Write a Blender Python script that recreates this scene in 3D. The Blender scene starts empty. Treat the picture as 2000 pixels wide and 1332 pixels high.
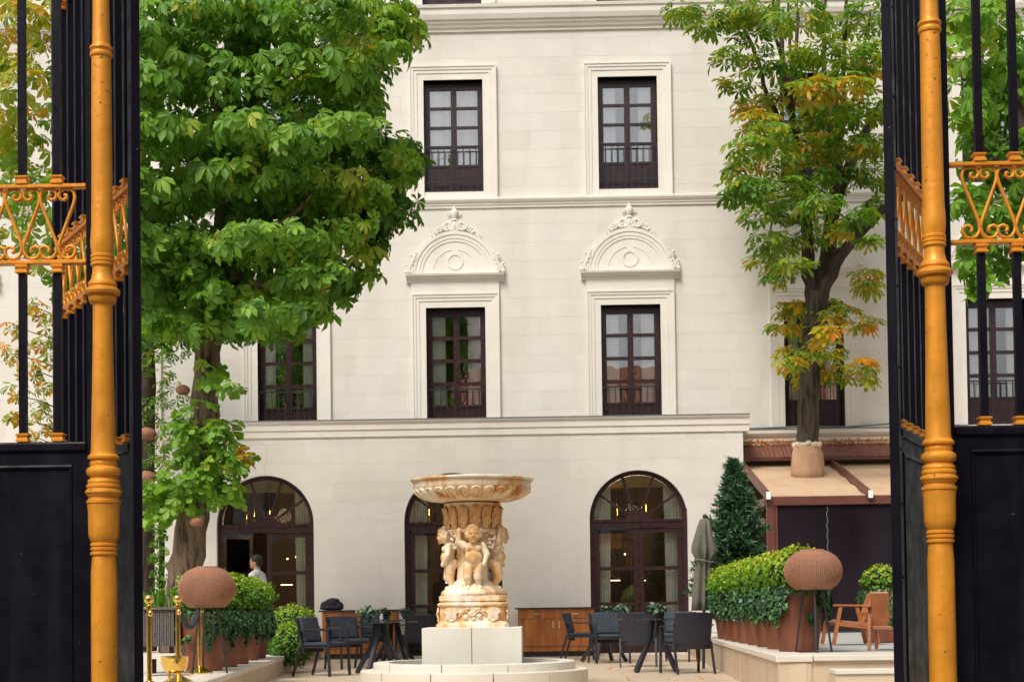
import bpy, bmesh, math, random
import numpy as np
from mathutils import Vector, Matrix
random.seed(7); rng = np.random.default_rng(7)
R = math.radians
SC = bpy.context.scene; COL = SC.collection
# ------------------------------------------------------------------ camera, sky, sun, exposure
FPX = 3000.0; SHIFT = 440.0; EYE = 1.6
cam_d = bpy.data.cameras.new('camera'); cam = bpy.data.objects.new('camera', cam_d); COL.objects.link(cam)
cam_d.sensor_width = 36; cam_d.sensor_fit = 'HORIZONTAL'; cam_d.lens = FPX/2000*36
cam_d.shift_y = SHIFT/2000; cam_d.clip_start = 0.1; cam_d.clip_end = 2000
CAMR = Matrix.Rotation(R(1.1), 3, 'Z') @ Matrix.Rotation(R(90+1.6), 3, 'X') @ Matrix.Rotation(R(-0.75), 3, 'Z')
cam.matrix_world = Matrix.Translation((0, 0, EYE)) @ CAMR.to_4x4()
SC.camera = cam
W = bpy.data.worlds.new('World'); SC.world = W; W.use_nodes = True
wn = W.node_tree.nodes; wl = W.node_tree.links
SUN_EL, SUN_AZ = R(52), R(-28)          # azimuth measured from behind the camera, negative = from the left
sky = wn.new('ShaderNodeTexSky'); sky.sky_type = 'NISHITA'; sky.sun_disc = False
sky.sun_elevation = SUN_EL; sky.sun_rotation = R(180) - SUN_AZ
sky.air_density = 1.0; sky.dust_density = 6.0; sky.ozone_density = 1.0
hs = wn.new('ShaderNodeHueSaturation'); hs.inputs['Saturation'].default_value = 0.28
wl.new(sky.outputs[0], hs.inputs['Color']); wl.new(hs.outputs[0], wn['Background'].inputs['Color'])
wn['Background'].inputs['Strength'].default_value = 0.108
sl = bpy.data.lights.new('sun', 'SUN'); sl.energy = 1.65; sl.angle = R(15); sl.color = (1.0, 0.955, 0.89)
sun = bpy.data.objects.new('sun', sl); COL.objects.link(sun)
sd = Vector((math.sin(SUN_AZ)*math.cos(SUN_EL), -math.cos(SUN_AZ)*math.cos(SUN_EL), math.sin(SUN_EL)))
sun.rotation_euler = sd.to_track_quat('Z', 'Y').to_euler(); sun.location = (0, 0, 40)
SC.view_settings.view_transform = 'Standard'; SC.view_settings.look = 'None'
SC.view_settings.exposure = 0.36; SC.view_settings.gamma = 1.0
SC.cycles.use_denoising = True; SC.cycles.max_bounces = 8; SC.cycles.transparent_max_bounces = 24

def ray(px, py):
    return CAMR @ Vector(((px-1000)/FPX, (666+SHIFT-py)/FPX, -1))
def at(px, py, Y):                      # point of the plane at depth Y seen at that photo pixel
    d = ray(px, py); return Vector((0, 0, EYE)) + d*(Y/d.y)
def atz(px, py, Z):                     # point of the level Z seen there
    d = ray(px, py); return Vector((0, 0, EYE)) + d*((Z-EYE)/d.z)
# ------------------------------------------------------------------ mesh helpers
ORG = {}
class MB:
    def __init__(s): s.v = []; s.f = []
    def add(s, v, f):
        n = len(s.v); s.v += [tuple(p) for p in v]; s.f += [tuple(i+n for i in q) for q in f]; return s
    def box(s, x0, x1, y0, y1, z0, z1):
        return s.add([(x0,y0,z0),(x1,y0,z0),(x1,y1,z0),(x0,y1,z0),(x0,y0,z1),(x1,y0,z1),(x1,y1,z1),(x0,y1,z1)],
            [(0,3,2,1),(4,5,6,7),(0,1,5,4),(1,2,6,5),(2,3,7,6),(3,0,4,7)])
    def bar(s, a, b, w, h, up=(0,0,1)):          # box section from a to b
        a = Vector(a); b = Vector(b); d = (b-a).normalized(); u = Vector(up)
        if abs(d.dot(u)) > .98: u = Vector((0,1,0))
        x = d.cross(u).normalized(); y = x.cross(d).normalized(); v = []
        for p in (a, b):
            for i, j in ((-1,-1),(1,-1),(1,1),(-1,1)): v.append(p + x*(w/2*i) + y*(h/2*j))
        return s.add(v, [(3,2,1,0),(4,5,6,7),(0,1,5,4),(1,2,6,5),(2,3,7,6),(3,0,4,7)])
    def tube(s, path, rad, n=8, closed=False, cap=True, flat=1.0):
        P = [Vector(p) for p in path]; m = len(P); v = []; f = []
        rr = rad if isinstance(rad, (list, tuple)) else [rad]*m
        pn = None
        for i in range(m):
            a = P[i-1] if (i or closed) else P[i]; b = P[(i+1) % m] if (i < m-1 or closed) else P[i]
            d = (b-a).normalized()
            if pn is None:
                u = Vector((0,0,1)) if abs(d.z) < .9 else Vector((0,1,0)); pn = d.cross(u).normalized()
            pn = (pn - d*pn.dot(d)).normalized(); q = d.cross(pn)
            for k in range(n):
                t = 2*math.pi*k/n; v.append(P[i] + pn*(math.cos(t)*rr[i]) + q*(math.sin(t)*rr[i]*flat))
        for i in range(m if closed else m-1):
            for k in range(n):
                j = (i+1) % m; f.append((i*n+k, i*n+(k+1) % n, j*n+(k+1) % n, j*n+k))
        if cap and not closed: f.append(tuple(range(n))[::-1]); f.append(tuple((m-1)*n+k for k in range(n)))
        return s.add(v, f)
    def lathe(s, prof, c=(0,0,0), n=24, mod=None, capb=True, capt=True):   # prof: (radius, z)
        v = []; f = []; m = len(prof)
        for i, (r, z) in enumerate(prof):
            for k in range(n):
                t = 2*math.pi*k/n; q = r*(mod(t, z, i) if mod else 1)
                v.append((c[0]+q*math.cos(t), c[1]+q*math.sin(t), c[2]+z))
        for i in range(m-1):
            for k in range(n): f.append((i*n+k, i*n+(k+1) % n, (i+1)*n+(k+1) % n, (i+1)*n+k))
        if capb: f.append(tuple(range(n))[::-1])
        if capt: f.append(tuple((m-1)*n+k for k in range(n)))
        return s.add(v, f)
    def prism(s, poly, y0, y1):                  # polygon in X,Z (counter-clockwise seen from -Y), extruded in Y
        n = len(poly); v = [(x, y0, z) for x, z in poly] + [(x, y1, z) for x, z in poly]
        f = [tuple(range(n)), tuple(range(2*n-1, n-1, -1))] + [(i, n+i, n+(i+1) % n, (i+1) % n) for i in range(n)]
        return s.add(v, f)
    def extx(s, prof, x0, x1):                   # profile in Y,Z extruded along X
        n = len(prof); v = [(x0, y, z) for y, z in prof] + [(x1, y, z) for y, z in prof]
        f = [tuple(range(n)), tuple(range(2*n-1, n-1, -1))] + [(i, n+i, n+(i+1) % n, (i+1) % n) for i in range(n)]
        return s.add(v, f)
    def ball(s, c, r, nu=10, nv=7):
        r = r if isinstance(r, (tuple, list)) else (r, r, r); v = [(c[0], c[1], c[2]-r[2])]; f = []
        for j in range(1, nv):
            b = math.pi*j/nv - math.pi/2
            for k in range(nu):
                t = 2*math.pi*k/nu
                v.append((c[0]+r[0]*math.cos(b)*math.cos(t), c[1]+r[1]*math.cos(b)*math.sin(t), c[2]+r[2]*math.sin(b)))
        v.append((c[0], c[1], c[2]+r[2])); L = len(v)-1
        for k in range(nu):
            f.append((0, 1+(k+1) % nu, 1+k)); f.append((L, L-nu+k, L-nu+(k+1) % nu))
        for j in range(nv-2):
            for k in range(nu):
                a = 1+j*nu; f.append((a+k, a+(k+1) % nu, a+nu+(k+1) % nu, a+nu+k))
        return s.add(v, f)
    def move(s, M, i0=0):
        s.v[i0:] = [tuple(M @ Vector(p)) for p in s.v[i0:]]; return s
    def mesh(s, name, mat, smooth=False, org=None, fix=True, angle=40):
        me = bpy.data.meshes.new(name)
        v = s.v if org is None else [(a-org[0], b-org[1], c-org[2]) for a, b, c in s.v]
        me.from_pydata(v, [], s.f)
        if fix:
            bm = bmesh.new(); bm.from_mesh(me); bmesh.ops.recalc_face_normals(bm, faces=bm.faces); bm.to_mesh(me); bm.free()
        if mat: me.materials.append(mat)
        if smooth:
            me.shade_smooth()
            try: me.set_sharp_from_angle(angle=R(angle))
            except Exception: pass
        me.update(); return me
    def build(s, name, mat, parent=None, smooth=False, loc=None, angle=40):
        org = ORG.get(parent, Vector((0,0,0))) if parent else (Vector(loc) if loc is not None else Vector((0,0,0)))
        o = bpy.data.objects.new(name, s.mesh(name, mat, smooth, org, angle=angle)); COL.objects.link(o)
        if parent: o.parent = parent
        elif loc is not None: o.location = loc
        ORG[o] = Vector(org); return o
def bevel(o, w=0.01, seg=2):
    bm = bmesh.new(); bm.from_mesh(o.data)
    ed = [e for e in bm.edges if len(e.link_faces) == 2 and e.calc_face_angle(0) > R(30)]
    bmesh.ops.bevel(bm, geom=ed, offset=w, segments=seg, profile=.5, affect='EDGES', clamp_overlap=True)
    bm.to_mesh(o.data); bm.free(); o.data.update(); return o
def tag(o, label=None, cat=None, group=None, kind=None):
    if label: o['label'] = label
    if cat: o['category'] = cat
    if group: o['group'] = group
    if kind: o['kind'] = kind
    return o
def thing(name, label, cat, loc=(0,0,0), rz=0, group=None, kind=None):
    o = bpy.data.objects.new(name, None); COL.objects.link(o); o.location = loc; o.rotation_euler = (0,0,rz)
    o.empty_display_size = .1; ORG[o] = Vector(loc); return tag(o, label, cat, group, kind)
def proto(name, group=None):                  # a root whose parts are modelled round its own origin
    o = bpy.data.objects.new(name, None); COL.objects.link(o); ORG[o] = Vector((0,0,0))
    if group: o['group'] = group
    return o
def copy_tree(o, parent=None):
    c = o.copy(); COL.objects.link(c); c.parent = parent; ORG[c] = ORG.get(o)
    for ch in list(o.children): copy_tree(ch, c)
    return c
def put(o, used, loc, rz, label, cat, group=None, scale=1):
    """first use moves the prototype itself, later uses copy it"""
    t = o if o.name not in used else copy_tree(o); used.add(o.name)
    t.location = loc; t.rotation_euler = (0,0,rz); t.scale = (scale,)*3
    return tag(t, label, cat, group)
def inst(name, mesh, loc, parent=None, rot=(0,0,0), scale=None):
    o = bpy.data.objects.new(name, mesh); COL.objects.link(o)
    if parent: o.parent = parent; loc = Vector(loc) - ORG[parent]
    o.location = loc; o.rotation_euler = rot
    if scale: o.scale = scale
    ORG[o] = Vector(loc); return o
def blob(name, prims, voxel, mat, parent=None, sm=4):
    """one continuous skin grown over chains of spheres"""
    m = MB()
    for p in prims:
        if p[0] == 'e': m.ball(p[1], p[2], 16, 10)
        else:
            a, b, r0, r1 = Vector(p[1]), Vector(p[2]), p[3], p[4]
            k = max(2, int((b-a).length/(min(r0, r1)*.5))+1)
            for i in range(k+1):
                t = i/k; m.ball(a.lerp(b, t), r0+(r1-r0)*t, 12, 8)
    me = m.mesh(name, mat, fix=False); o = bpy.data.objects.new(name, me); COL.objects.link(o)
    r = o.modifiers.new('r', 'REMESH'); r.mode = 'VOXEL'; r.voxel_size = voxel
    s = o.modifiers.new('s', 'SMOOTH'); s.factor = .5; s.iterations = sm
    dg = bpy.context.evaluated_depsgraph_get(); e = o.evaluated_get(dg)
    nm = bpy.data.meshes.new_from_object(e); o.modifiers.clear(); o.data = nm; nm.shade_smooth(); nm.name = name
    if not nm.materials: nm.materials.append(mat)
    if parent: o.parent = parent
    ORG[o] = Vector((0,0,0)); return o
# ------------------------------------------------------------------ materials
def nt(name):
    m = bpy.data.materials.new(name); m.use_nodes = True; t = m.node_tree
    return m, t, t.nodes, t.links, t.nodes['Principled BSDF']
def mixc(N, L, fac, a, b, mode='MIX'):
    x = N.new('ShaderNodeMix'); x.data_type = 'RGBA'; x.blend_type = mode
    for sock, val in ((x.inputs[0], fac), (x.inputs[6], a), (x.inputs[7], b)):
        if hasattr(val, 'is_linked') or hasattr(val, 'links'): L.new(val, sock)
        else: sock.default_value = val if not isinstance(val, tuple) else (val + (1,))[:4]
    return x.outputs[2]
def noise(N, L, scale, detail=4, vec=None, w=None, rough=.55):
    n = N.new('ShaderNodeTexNoise'); n.inputs['Scale'].default_value = scale; n.inputs['Detail'].default_value = detail
    n.inputs['Roughness'].default_value = rough
    if vec is not None: L.new(vec, n.inputs['Vector'])
    if w is not None: n.noise_dimensions = '4D'; L.new(w, n.inputs['W'])
    return n.outputs['Fac']
def ramp(N, L, src, stops):
    r = N.new('ShaderNodeValToRGB'); el = r.color_ramp.elements
    while len(el) < len(stops): el.new(.5)
    for e, (p, c) in zip(el, stops): e.position = p; e.color = (tuple(c)+(1,))[:4] if isinstance(c, tuple) else (c, c, c, 1)
    L.new(src, r.inputs[0]); return r.outputs[0]
def mapping(N, L, src, scale):
    m = N.new('ShaderNodeMapping'); m.inputs['Scale'].default_value = scale; L.new(src, m.inputs['Vector']); return m.outputs[0]
def rnd(N, L):
    oi = N.new('ShaderNodeObjectInfo'); g = N.new('ShaderNodeNewGeometry'); a = N.new('ShaderNodeMath'); a.operation = 'ADD'
    L.new(oi.outputs['Random'], a.inputs[0]); L.new(g.outputs['Random Per Island'], a.inputs[1])
    b = N.new('ShaderNodeMath'); b.operation = 'FRACT'; L.new(a.outputs[0], b.inputs[0]); return b.outputs[0]
def bumpn(N, L, b, h, strength, dist=.01):
    n = N.new('ShaderNodeBump'); n.inputs['Strength'].default_value = strength; n.inputs['Distance'].default_value = dist
    L.new(h, n.inputs['Height']); L.new(n.outputs[0], b.inputs['Normal'])
def pmat(name, col, rough=.5, metal=0, var=.12, scale=6, bump=.15, bscale=None, bdist=.01, spec=.5, streak=None, rvar=.1, obj_var=0.0, coat=0, specks=None):
    """base colour with wear: noise in the thing's own space, vertical streaks, roughness variation and fine relief"""
    m, t, N, L, b = nt(name); c = N.new('ShaderNodeTexCoord').outputs['Object']
    n1 = noise(N, L, scale, 5, c)
    lo = tuple(max(0, x*(1-var)) for x in col); hi = tuple(min(1, x*(1+var)) for x in col)
    out = ramp(N, L, n1, [(.3, lo), (.7, hi)])
    if streak:
        sc, scol, amt = streak
        n2 = noise(N, L, 1, 4, mapping(N, L, c, sc)); f = ramp(N, L, n2, [(.5, 0.0), (.72, amt)])
        out = mixc(N, L, f, out, scol)
    if specks:                                  # chips, pits and dried drips in the paint
        ssc, scol2, thr = specks
        out = mixc(N, L, ramp(N, L, noise(N, L, ssc, 2, c), [(thr, 0.0), (thr+.02, .85)]), out, scol2)
    if obj_var:
        r = ramp(N, L, rnd(N, L), [(0, 1-obj_var), (1, 1+obj_var)]); out = mixc(N, L, 1.0, out, r, 'MULTIPLY')
    L.new(out, b.inputs['Base Color']); b.inputs['Metallic'].default_value = metal
    b.inputs['Specular IOR Level'].default_value = spec; b.inputs['Coat Weight'].default_value = coat
    L.new(ramp(N, L, noise(N, L, scale*2.3, 3, c), [(.3, max(.02, rough-rvar)), (.7, min(1, rough+rvar))]), b.inputs['Roughness'])
    if bump: bumpn(N, L, b, noise(N, L, bscale or scale*6, 5, c), bump, bdist)
    return m
def stone_mat(name, col, var=.05, bvar=.045, stain=(.36, .27, .17), amt=.3, rough=.75, sscale=(.9, .9, .16)):
    m, t, N, L, b = nt(name); g = N.new('ShaderNodeNewGeometry').outputs['Position']
    n1 = noise(N, L, 2.2, 6, g)
    out = ramp(N, L, n1, [(.25, tuple(x*(1-var) for x in col)), (.75, tuple(min(1, x*(1+var)) for x in col))])
    r = rnd(N, L)
    out = mixc(N, L, 1.0, out, ramp(N, L, r, [(0, (1-bvar, 1-bvar*1.15, 1-bvar*1.4)), (.5, (1.0, 1.0, 1.0)), (1, (1, 1-bvar*.4, 1-bvar*.5))]), 'MULTIPLY')
    f = ramp(N, L, noise(N, L, 1.3, 5, mapping(N, L, g, sscale)), [(.5, 0.0), (.8, amt)])
    out = mixc(N, L, f, out, stain)
    f2 = ramp(N, L, noise(N, L, 38, 3, g), [(.3, 0.0), (.8, .1)]); out = mixc(N, L, f2, out, tuple(x*.72 for x in col))
    L.new(out, b.inputs['Base Color']); b.inputs['Roughness'].default_value = rough; b.inputs['Specular IOR Level'].default_value = .25
    bumpn(N, L, b, noise(N, L, 55, 5, g), .18, .006); return m
def leaf_mat(name, stops, trans=.3, rough=.45, vein=True):
    """leaf colour by the attribute tint (age, with top light and inner shade painted in), glossy top, light passing through"""
    m, t, N, L, b = nt(name); a = N.new('ShaderNodeAttribute'); a.attribute_name = 'tint'
    c = N.new('ShaderNodeTexCoord').outputs['Object']
    s = N.new('ShaderNodeMath'); s.operation = 'MULTIPLY_ADD'; L.new(noise(N, L, 9, 3, c), s.inputs[0]); s.inputs[1].default_value = .16; L.new(a.outputs['Fac'], s.inputs[2])
    s2 = N.new('ShaderNodeMath'); s2.operation = 'SUBTRACT'; L.new(s.outputs[0], s2.inputs[0]); s2.inputs[1].default_value = .08
    col = ramp(N, L, s2.outputs[0], stops)
    L.new(col, b.inputs['Base Color']); b.inputs['Roughness'].default_value = rough; b.inputs['Specular IOR Level'].default_value = .35
    tr = N.new('ShaderNodeBsdfTranslucent'); mc = mixc(N, L, 1.0, col, (1.5, 1.45, .6), 'MULTIPLY'); L.new(mc, tr.inputs['Color'])
    mx = N.new('ShaderNodeMixShader'); mx.inputs[0].default_value = trans
    L.new(b.outputs[0], mx.inputs[1]); L.new(tr.outputs[0], mx.inputs[2]); L.new(mx.outputs[0], N['Material Output'].inputs['Surface']); return m
def bark_mat(name, c0, c1):
    m, t, N, L, b = nt(name); c = N.new('ShaderNodeTexCoord').outputs['Object']
    n1 = noise(N, L, 1, 7, mapping(N, L, c, (16, 16, 2.4)), rough=.65); n2 = noise(N, L, 3, 4, c)
    out = ramp(N, L, n1, [(.38, c0), (.56, c1)]); out = mixc(N, L, ramp(N, L, n2, [(.5, 0.0), (.75, .45)]), out, tuple(x*1.35 for x in c1))
    L.new(out, b.inputs['Base Color']); b.inputs['Roughness'].default_value = .9; bumpn(N, L, b, n1, .9, .05); return m
def glass_mat(name, refl=.16, tint=(.85, .9, .88), rough=.0):
    m, t, N, L, b = nt(name); N.remove(b)
    tr = N.new('ShaderNodeBsdfTransparent'); tr.inputs[0].default_value = tint+(1,)
    gl = N.new('ShaderNodeBsdfGlossy'); gl.inputs['Roughness'].default_value = rough; gl.inputs['Color'].default_value = (.95, .97, 1, 1)
    fr = N.new('ShaderNodeFresnel'); fr.inputs[0].default_value = 1.5
    a = N.new('ShaderNodeMath'); a.operation = 'ADD'; L.new(fr.outputs[0], a.inputs[0]); a.inputs[1].default_value = refl
    c = N.new('ShaderNodeTexCoord').outputs['Object']
    bp = N.new('ShaderNodeBump'); bp.inputs['Strength'].default_value = .06; bp.inputs['Distance'].default_value = .02
    L.new(noise(N, L, 2.5, 1, c), bp.inputs['Height']); L.new(bp.outputs[0], gl.inputs['Normal'])
    mx = N.new('ShaderNodeMixShader'); L.new(a.outputs[0], mx.inputs[0]); L.new(tr.outputs[0], mx.inputs[1]); L.new(gl.outputs[0], mx.inputs[2])
    L.new(mx.outputs[0], N['Material Output'].inputs['Surface']); return m
def emit_mat(name, col, s):
    m, t, N, L, b = nt(name); b.inputs['Base Color'].default_value = col+(1,); b.inputs['Emission Color'].default_value = col+(1,)
    b.inputs['Emission Strength'].default_value = s; return m
def wood_mat(name, c0, c1, axis=(2, 2, 22), rough=.4):
    m, t, N, L, b = nt(name); c = N.new('ShaderNodeTexCoord').outputs['Object']
    n1 = noise(N, L, 1, 6, mapping(N, L, c, axis), rnd(N, L)); L.new(ramp(N, L, n1, [(.3, c0), (.7, c1)]), b.inputs['Base Color'])
    b.inputs['Roughness'].default_value = rough; bumpn(N, L, b, n1, .12, .01); return m
M = {}
M['stone'] = stone_mat('cream limestone', (.75, .705, .635), bvar=.055, amt=.2)
M['mortar'] = stone_mat('lime mortar', (.70, .655, .585), amt=.2)
M['trim'] = stone_mat('painted stone trim', (.80, .75, .67), amt=.2)
M['brown'] = pmat('dark brown joinery', (.036, .014, .0155), .32, var=.2, bump=.08)
M['iron'] = pmat('black railing iron', (.013, .012, .018), .45, var=.2)
M['black'] = pmat('black gate paint', (.0040, .0028, .0078), .45, spec=.14, var=.25, scale=3, bump=.25, bscale=30, bdist=.006, streak=((9, 9, .7), (.026, .022, .034), .3), rvar=.12, specks=(30, (.16, .15, .17), .765))
M['gold'] = pmat('gold gate paint', (.76, .295, .020), .42, metal=.25, var=.14, scale=5, bump=.35, bscale=26, bdist=.008, streak=((14, 14, 2.5), (.50, .18, .012), .45), rvar=.1, specks=(34, (.20, .075, .012), .705))
M['glass'] = glass_mat('window glass', .16, (1, 1, 1))
M['doorglass'] = glass_mat('door glass', .05, (.95, .96, .94))
M['clear'] = glass_mat('table glass', .1, (.62, .78, .76))
M['curtain'] = pmat('pale curtain', (.93, .92, .84), .9, var=.08)
M['shutter'] = pmat('white shutter paint', (.92, .92, .87), .6, var=.05)
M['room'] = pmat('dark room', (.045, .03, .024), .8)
M['roomwood'] = wood_mat('dark panelling', (.035, .014, .009), (.085, .034, .02))
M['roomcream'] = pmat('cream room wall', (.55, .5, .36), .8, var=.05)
M['floorroom'] = pmat('room floor', (.09, .06, .045), .35)
M['bulb'] = emit_mat('lit bulb', (1, .72, .38), 3)
M['brass'] = pmat('polished brass', (.83, .53, .14), .13, metal=1, var=.06, bump=.05, rvar=.05)
M['travertine'] = stone_mat('travertine', (.60, .47, .34), .08, .07, stain=(.42, .24, .11), amt=.35, rough=.45, sscale=(1.2, 1.2, .5))
M['terrwall'] = stone_mat('travertine wall slabs', (.62, .50, .36), .1, .07, stain=(.40, .22, .10), amt=.55, rough=.5, sscale=(2.5, 2.5, .25))
M['coping'] = stone_mat('pale coping stone', (.72, .66, .56), .05, .05, stain=(.5, .42, .32), amt=.25, rough=.6)
M['gravel'] = pmat('fine grey gravel', (.40, .39, .37), .9, var=.22, scale=60, bump=.5, bscale=90)
M['asphalt'] = pmat('street paving', (.17, .165, .155), .85, var=.2, scale=20, bump=.4)
M['marble'] = stone_mat('white plinth marble', (.72, .69, .61), .05, .03, stain=(.52, .42, .22), amt=.35, rough=.45, sscale=(2.2, 2.2, .12))
def fountain_mat(name='rust stained marble', sh=0):
    m, t, N, L, b = nt(name); c = N.new('ShaderNodeTexCoord').outputs['Object']
    n1 = noise(N, L, 3.2, 6, mapping(N, L, c, (1, 1, .55)), rough=.6); n2 = noise(N, L, 11, 5, mapping(N, L, c, (1, 1, .3)))
    out = ramp(N, L, n1, [(.33+sh, (.42, .17, .035)), (.42+sh, (.70, .42, .17)), (.49+sh, (.80, .65, .43)), (.6+sh, (.84, .77, .64))])
    out = mixc(N, L, ramp(N, L, n2, [(.5, 0.0), (.75, .5)]), out, (.42, .17, .04))
    crevice = N.new('ShaderNodeNewGeometry').outputs['Pointiness']          # darker brown in the hollows of the carving
    out = mixc(N, L, ramp(N, L, crevice, [(.44, .9), (.495, 0.0)]), out, (.16, .065, .02))
    L.new(out, b.inputs['Base Color']); b.inputs['Roughness'].default_value = .6; bumpn(N, L, b, n2, .25, .01); return m
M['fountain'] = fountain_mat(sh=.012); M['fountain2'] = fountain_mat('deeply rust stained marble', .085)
M['rust'] = pmat('rusty planter steel', (.185, .058, .026), .55, var=.3, scale=4, bump=.15, streak=((7, 7, .8), (.10, .035, .02), .6), obj_var=.15)
M['soil'] = pmat('potting soil', (.03, .022, .015), .95)
M['wicker'] = pmat('brown wicker', (.33, .145, .082), .7, var=.15, scale=30, bump=.2)
M['lampin'] = pmat('lamp diffuser', (.55, .40, .28), .6)
M['black_iron'] = pmat('lamp tripod iron', (.03, .024, .026), .5)
M['charcoal'] = pmat('charcoal chair frame', (.022, .022, .029), .42, var=.15)
M['sling'] = pmat('charcoal sling fabric', (.026, .025, .038), .62, var=.15, scale=12, bump=.4, bscale=320, bdist=.002)
M['cushion'] = pmat('slate cushion fabric', (.034, .044, .060), .8, var=.18, scale=5, bump=.3, bscale=60)
M['teak'] = wood_mat('orange sideboard wood', (.26, .075, .014), (.50, .185, .045), (16, 16, 1.6))
M['teak2'] = wood_mat('teak chair wood', (.28, .085, .024), (.50, .18, .06), (6, 6, 6))
M['slate'] = pmat('black slate top', (.02, .02, .024), .3)
M['bag'] = pmat('black bag cloth', (.010, .010, .016), .8, bump=.5, bscale=20)
M['parasol'] = pmat('olive grey canvas', (.135, .125, .095), .85, var=.15, scale=4, bump=.3, bscale=50)
M['awning'] = pmat('tan awning canvas', (.56, .385, .245), .8, var=.08, scale=2, bump=.15, streak=((5, 1, 5), (.38, .24, .15), .3))
M['brownmetal'] = pmat('brown coated metal', (.135, .043, .028), .42, var=.15)
M['corr'] = pmat('corrugated brown sheet', (.20, .08, .055), .5, var=.2)
def pvc_mat():
    m, t, N, L, b = nt('dark clear screen'); c = N.new('ShaderNodeTexCoord').outputs['Object']
    n1 = noise(N, L, 1, 4, mapping(N, L, c, (.9, .9, .4))); L.new(ramp(N, L, n1, [(.35, (.016, .011, .016)), (.7, (.045, .034, .045))]), b.inputs['Base Color'])
    b.inputs['Roughness'].default_value = .06; tr = N.new('ShaderNodeBsdfTransparent'); tr.inputs[0].default_value = (.6, .55, .58, 1)
    bumpn(N, L, b, noise(N, L, 1, 2, mapping(N, L, c, (1.0, 1, 3))), .12, .02)
    mx = N.new('ShaderNodeMixShader'); mx.inputs[0].default_value = .45; L.new(b.outputs[0], mx.inputs[1]); L.new(tr.outputs[0], mx.inputs[2]); L.new(mx.outputs[0], N['Material Output'].inputs['Surface']); return m
M['pvc'] = pvc_mat()
M['wrap'] = pmat('tan tree wrap', (.55, .34, .20), .75, var=.12, scale=3, bump=.4, bscale=14, bdist=.03)
M['foam'] = pmat('cream foam', (.72, .64, .48), .95, bump=.6)
M['lead'] = pmat('grey lead flashing', (.16, .18, .18), .5)
M['greywicker'] = pmat('grey woven strands', (.12, .105, .095), .8, var=.4, scale=40, bump=.5, bscale=80)
M['skin'] = pmat('skin', (.47, .24, .15), .5, var=.06)
M['hair'] = pmat('black hair', (.012, .010, .010), .5, bump=.5, bscale=60)
M['shirt'] = pmat('white shirt', (.72, .72, .78), .8, var=.05, bump=.3, bscale=12, bdist=.02)
M['trouser'] = pmat('dark cloth', (.02, .02, .028), .8)
M['rope'] = pmat('dark blue rope', (.018, .022, .034), .7, bump=.6, bscale=60)
M['water'] = pmat('green water', (.12, .12, .045), .08, bump=.1)
M['bark1'] = bark_mat('grey brown bark', (.026, .016, .010), (.25, .17, .11))
M['bark2'] = bark_mat('dark bark', (.016, .010, .008), (.075, .046, .033))
M['bark3'] = bark_mat('mossy bark', (.022, .016, .011), (.105, .085, .055))
M['leafA'] = leaf_mat('chestnut leaf', [(0, (.026, .085, .012)), (.3, (.108, .255, .022)), (.55, (.215, .39, .035)), (.74, (.46, .46, .05)), (1, (.5, .2, .03))], .36, .5)
M['leafB'] = leaf_mat('autumn chestnut leaf', [(0, (.045, .125, .016)), (.35, (.14, .29, .028)), (.6, (.36, .38, .03)), (.8, (.66, .32, .022)), (1, (.52, .15, .02))], .42, .5)
M['leafC'] = leaf_mat('box leaf', [(0, (.020, .070, .010)), (.4, (.075, .21, .015)), (.75, (.24, .43, .025)), (1, (.46, .47, .04))], .25)
M['leafD'] = leaf_mat('ivy leaf', [(0, (.014, .045, .022)), (.5, (.045, .12, .046)), (.85, (.11, .25, .045)), (1, (.22, .36, .06))], .12, .35)
M['leafE'] = leaf_mat('spruce needle', [(0, (.014, .045, .022)), (.6, (.036, .100, .046)), (1, (.085, .19, .07))], .08, .5)
M['leafF'] = leaf_mat('table plant leaf', [(0, (.012, .04, .022)), (.6, (.05, .12, .06)), (1, (.40, .45, .32))], .15)
# ------------------------------------------------------------------ ground
FL = 0.7                                 # courtyard level, the street is 0
YW, YB = 30.9, 29.7                      # facade plane, front of the ground-floor bay
g = MB(); g.box(-300, 300, -300, 500, -.3, 0); tag(g.build('ground', M['asphalt']), kind='structure')
tag(MB().box(-16, 16, 13.2, YW+8, .004, FL-.03).build('courtyard_floor', M['travertine']), kind='structure')
CF = bpy.data.objects['courtyard_floor']
sl_mesh = MB().box(-.447, .447, -.297, .297, -.028, 0).mesh('paving_slab', M['travertine'])
for r in range(23):
    for c in range(13):
        x = -5.2 + c*.9 + (r % 2)*.45; y = 15.9 + r*.6
        if y < YB-.3: inst('paving_slab', sl_mesh, (x, y, FL), CF)
for k in range(4):                       # steps up from the gate
    tag(MB().box(-3.2, 3.4, 12.0+k*.3, 12.3+k*.3, .002, .175*(k+1)-.02).build('courtyard_step', M['coping']), kind='structure')
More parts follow.
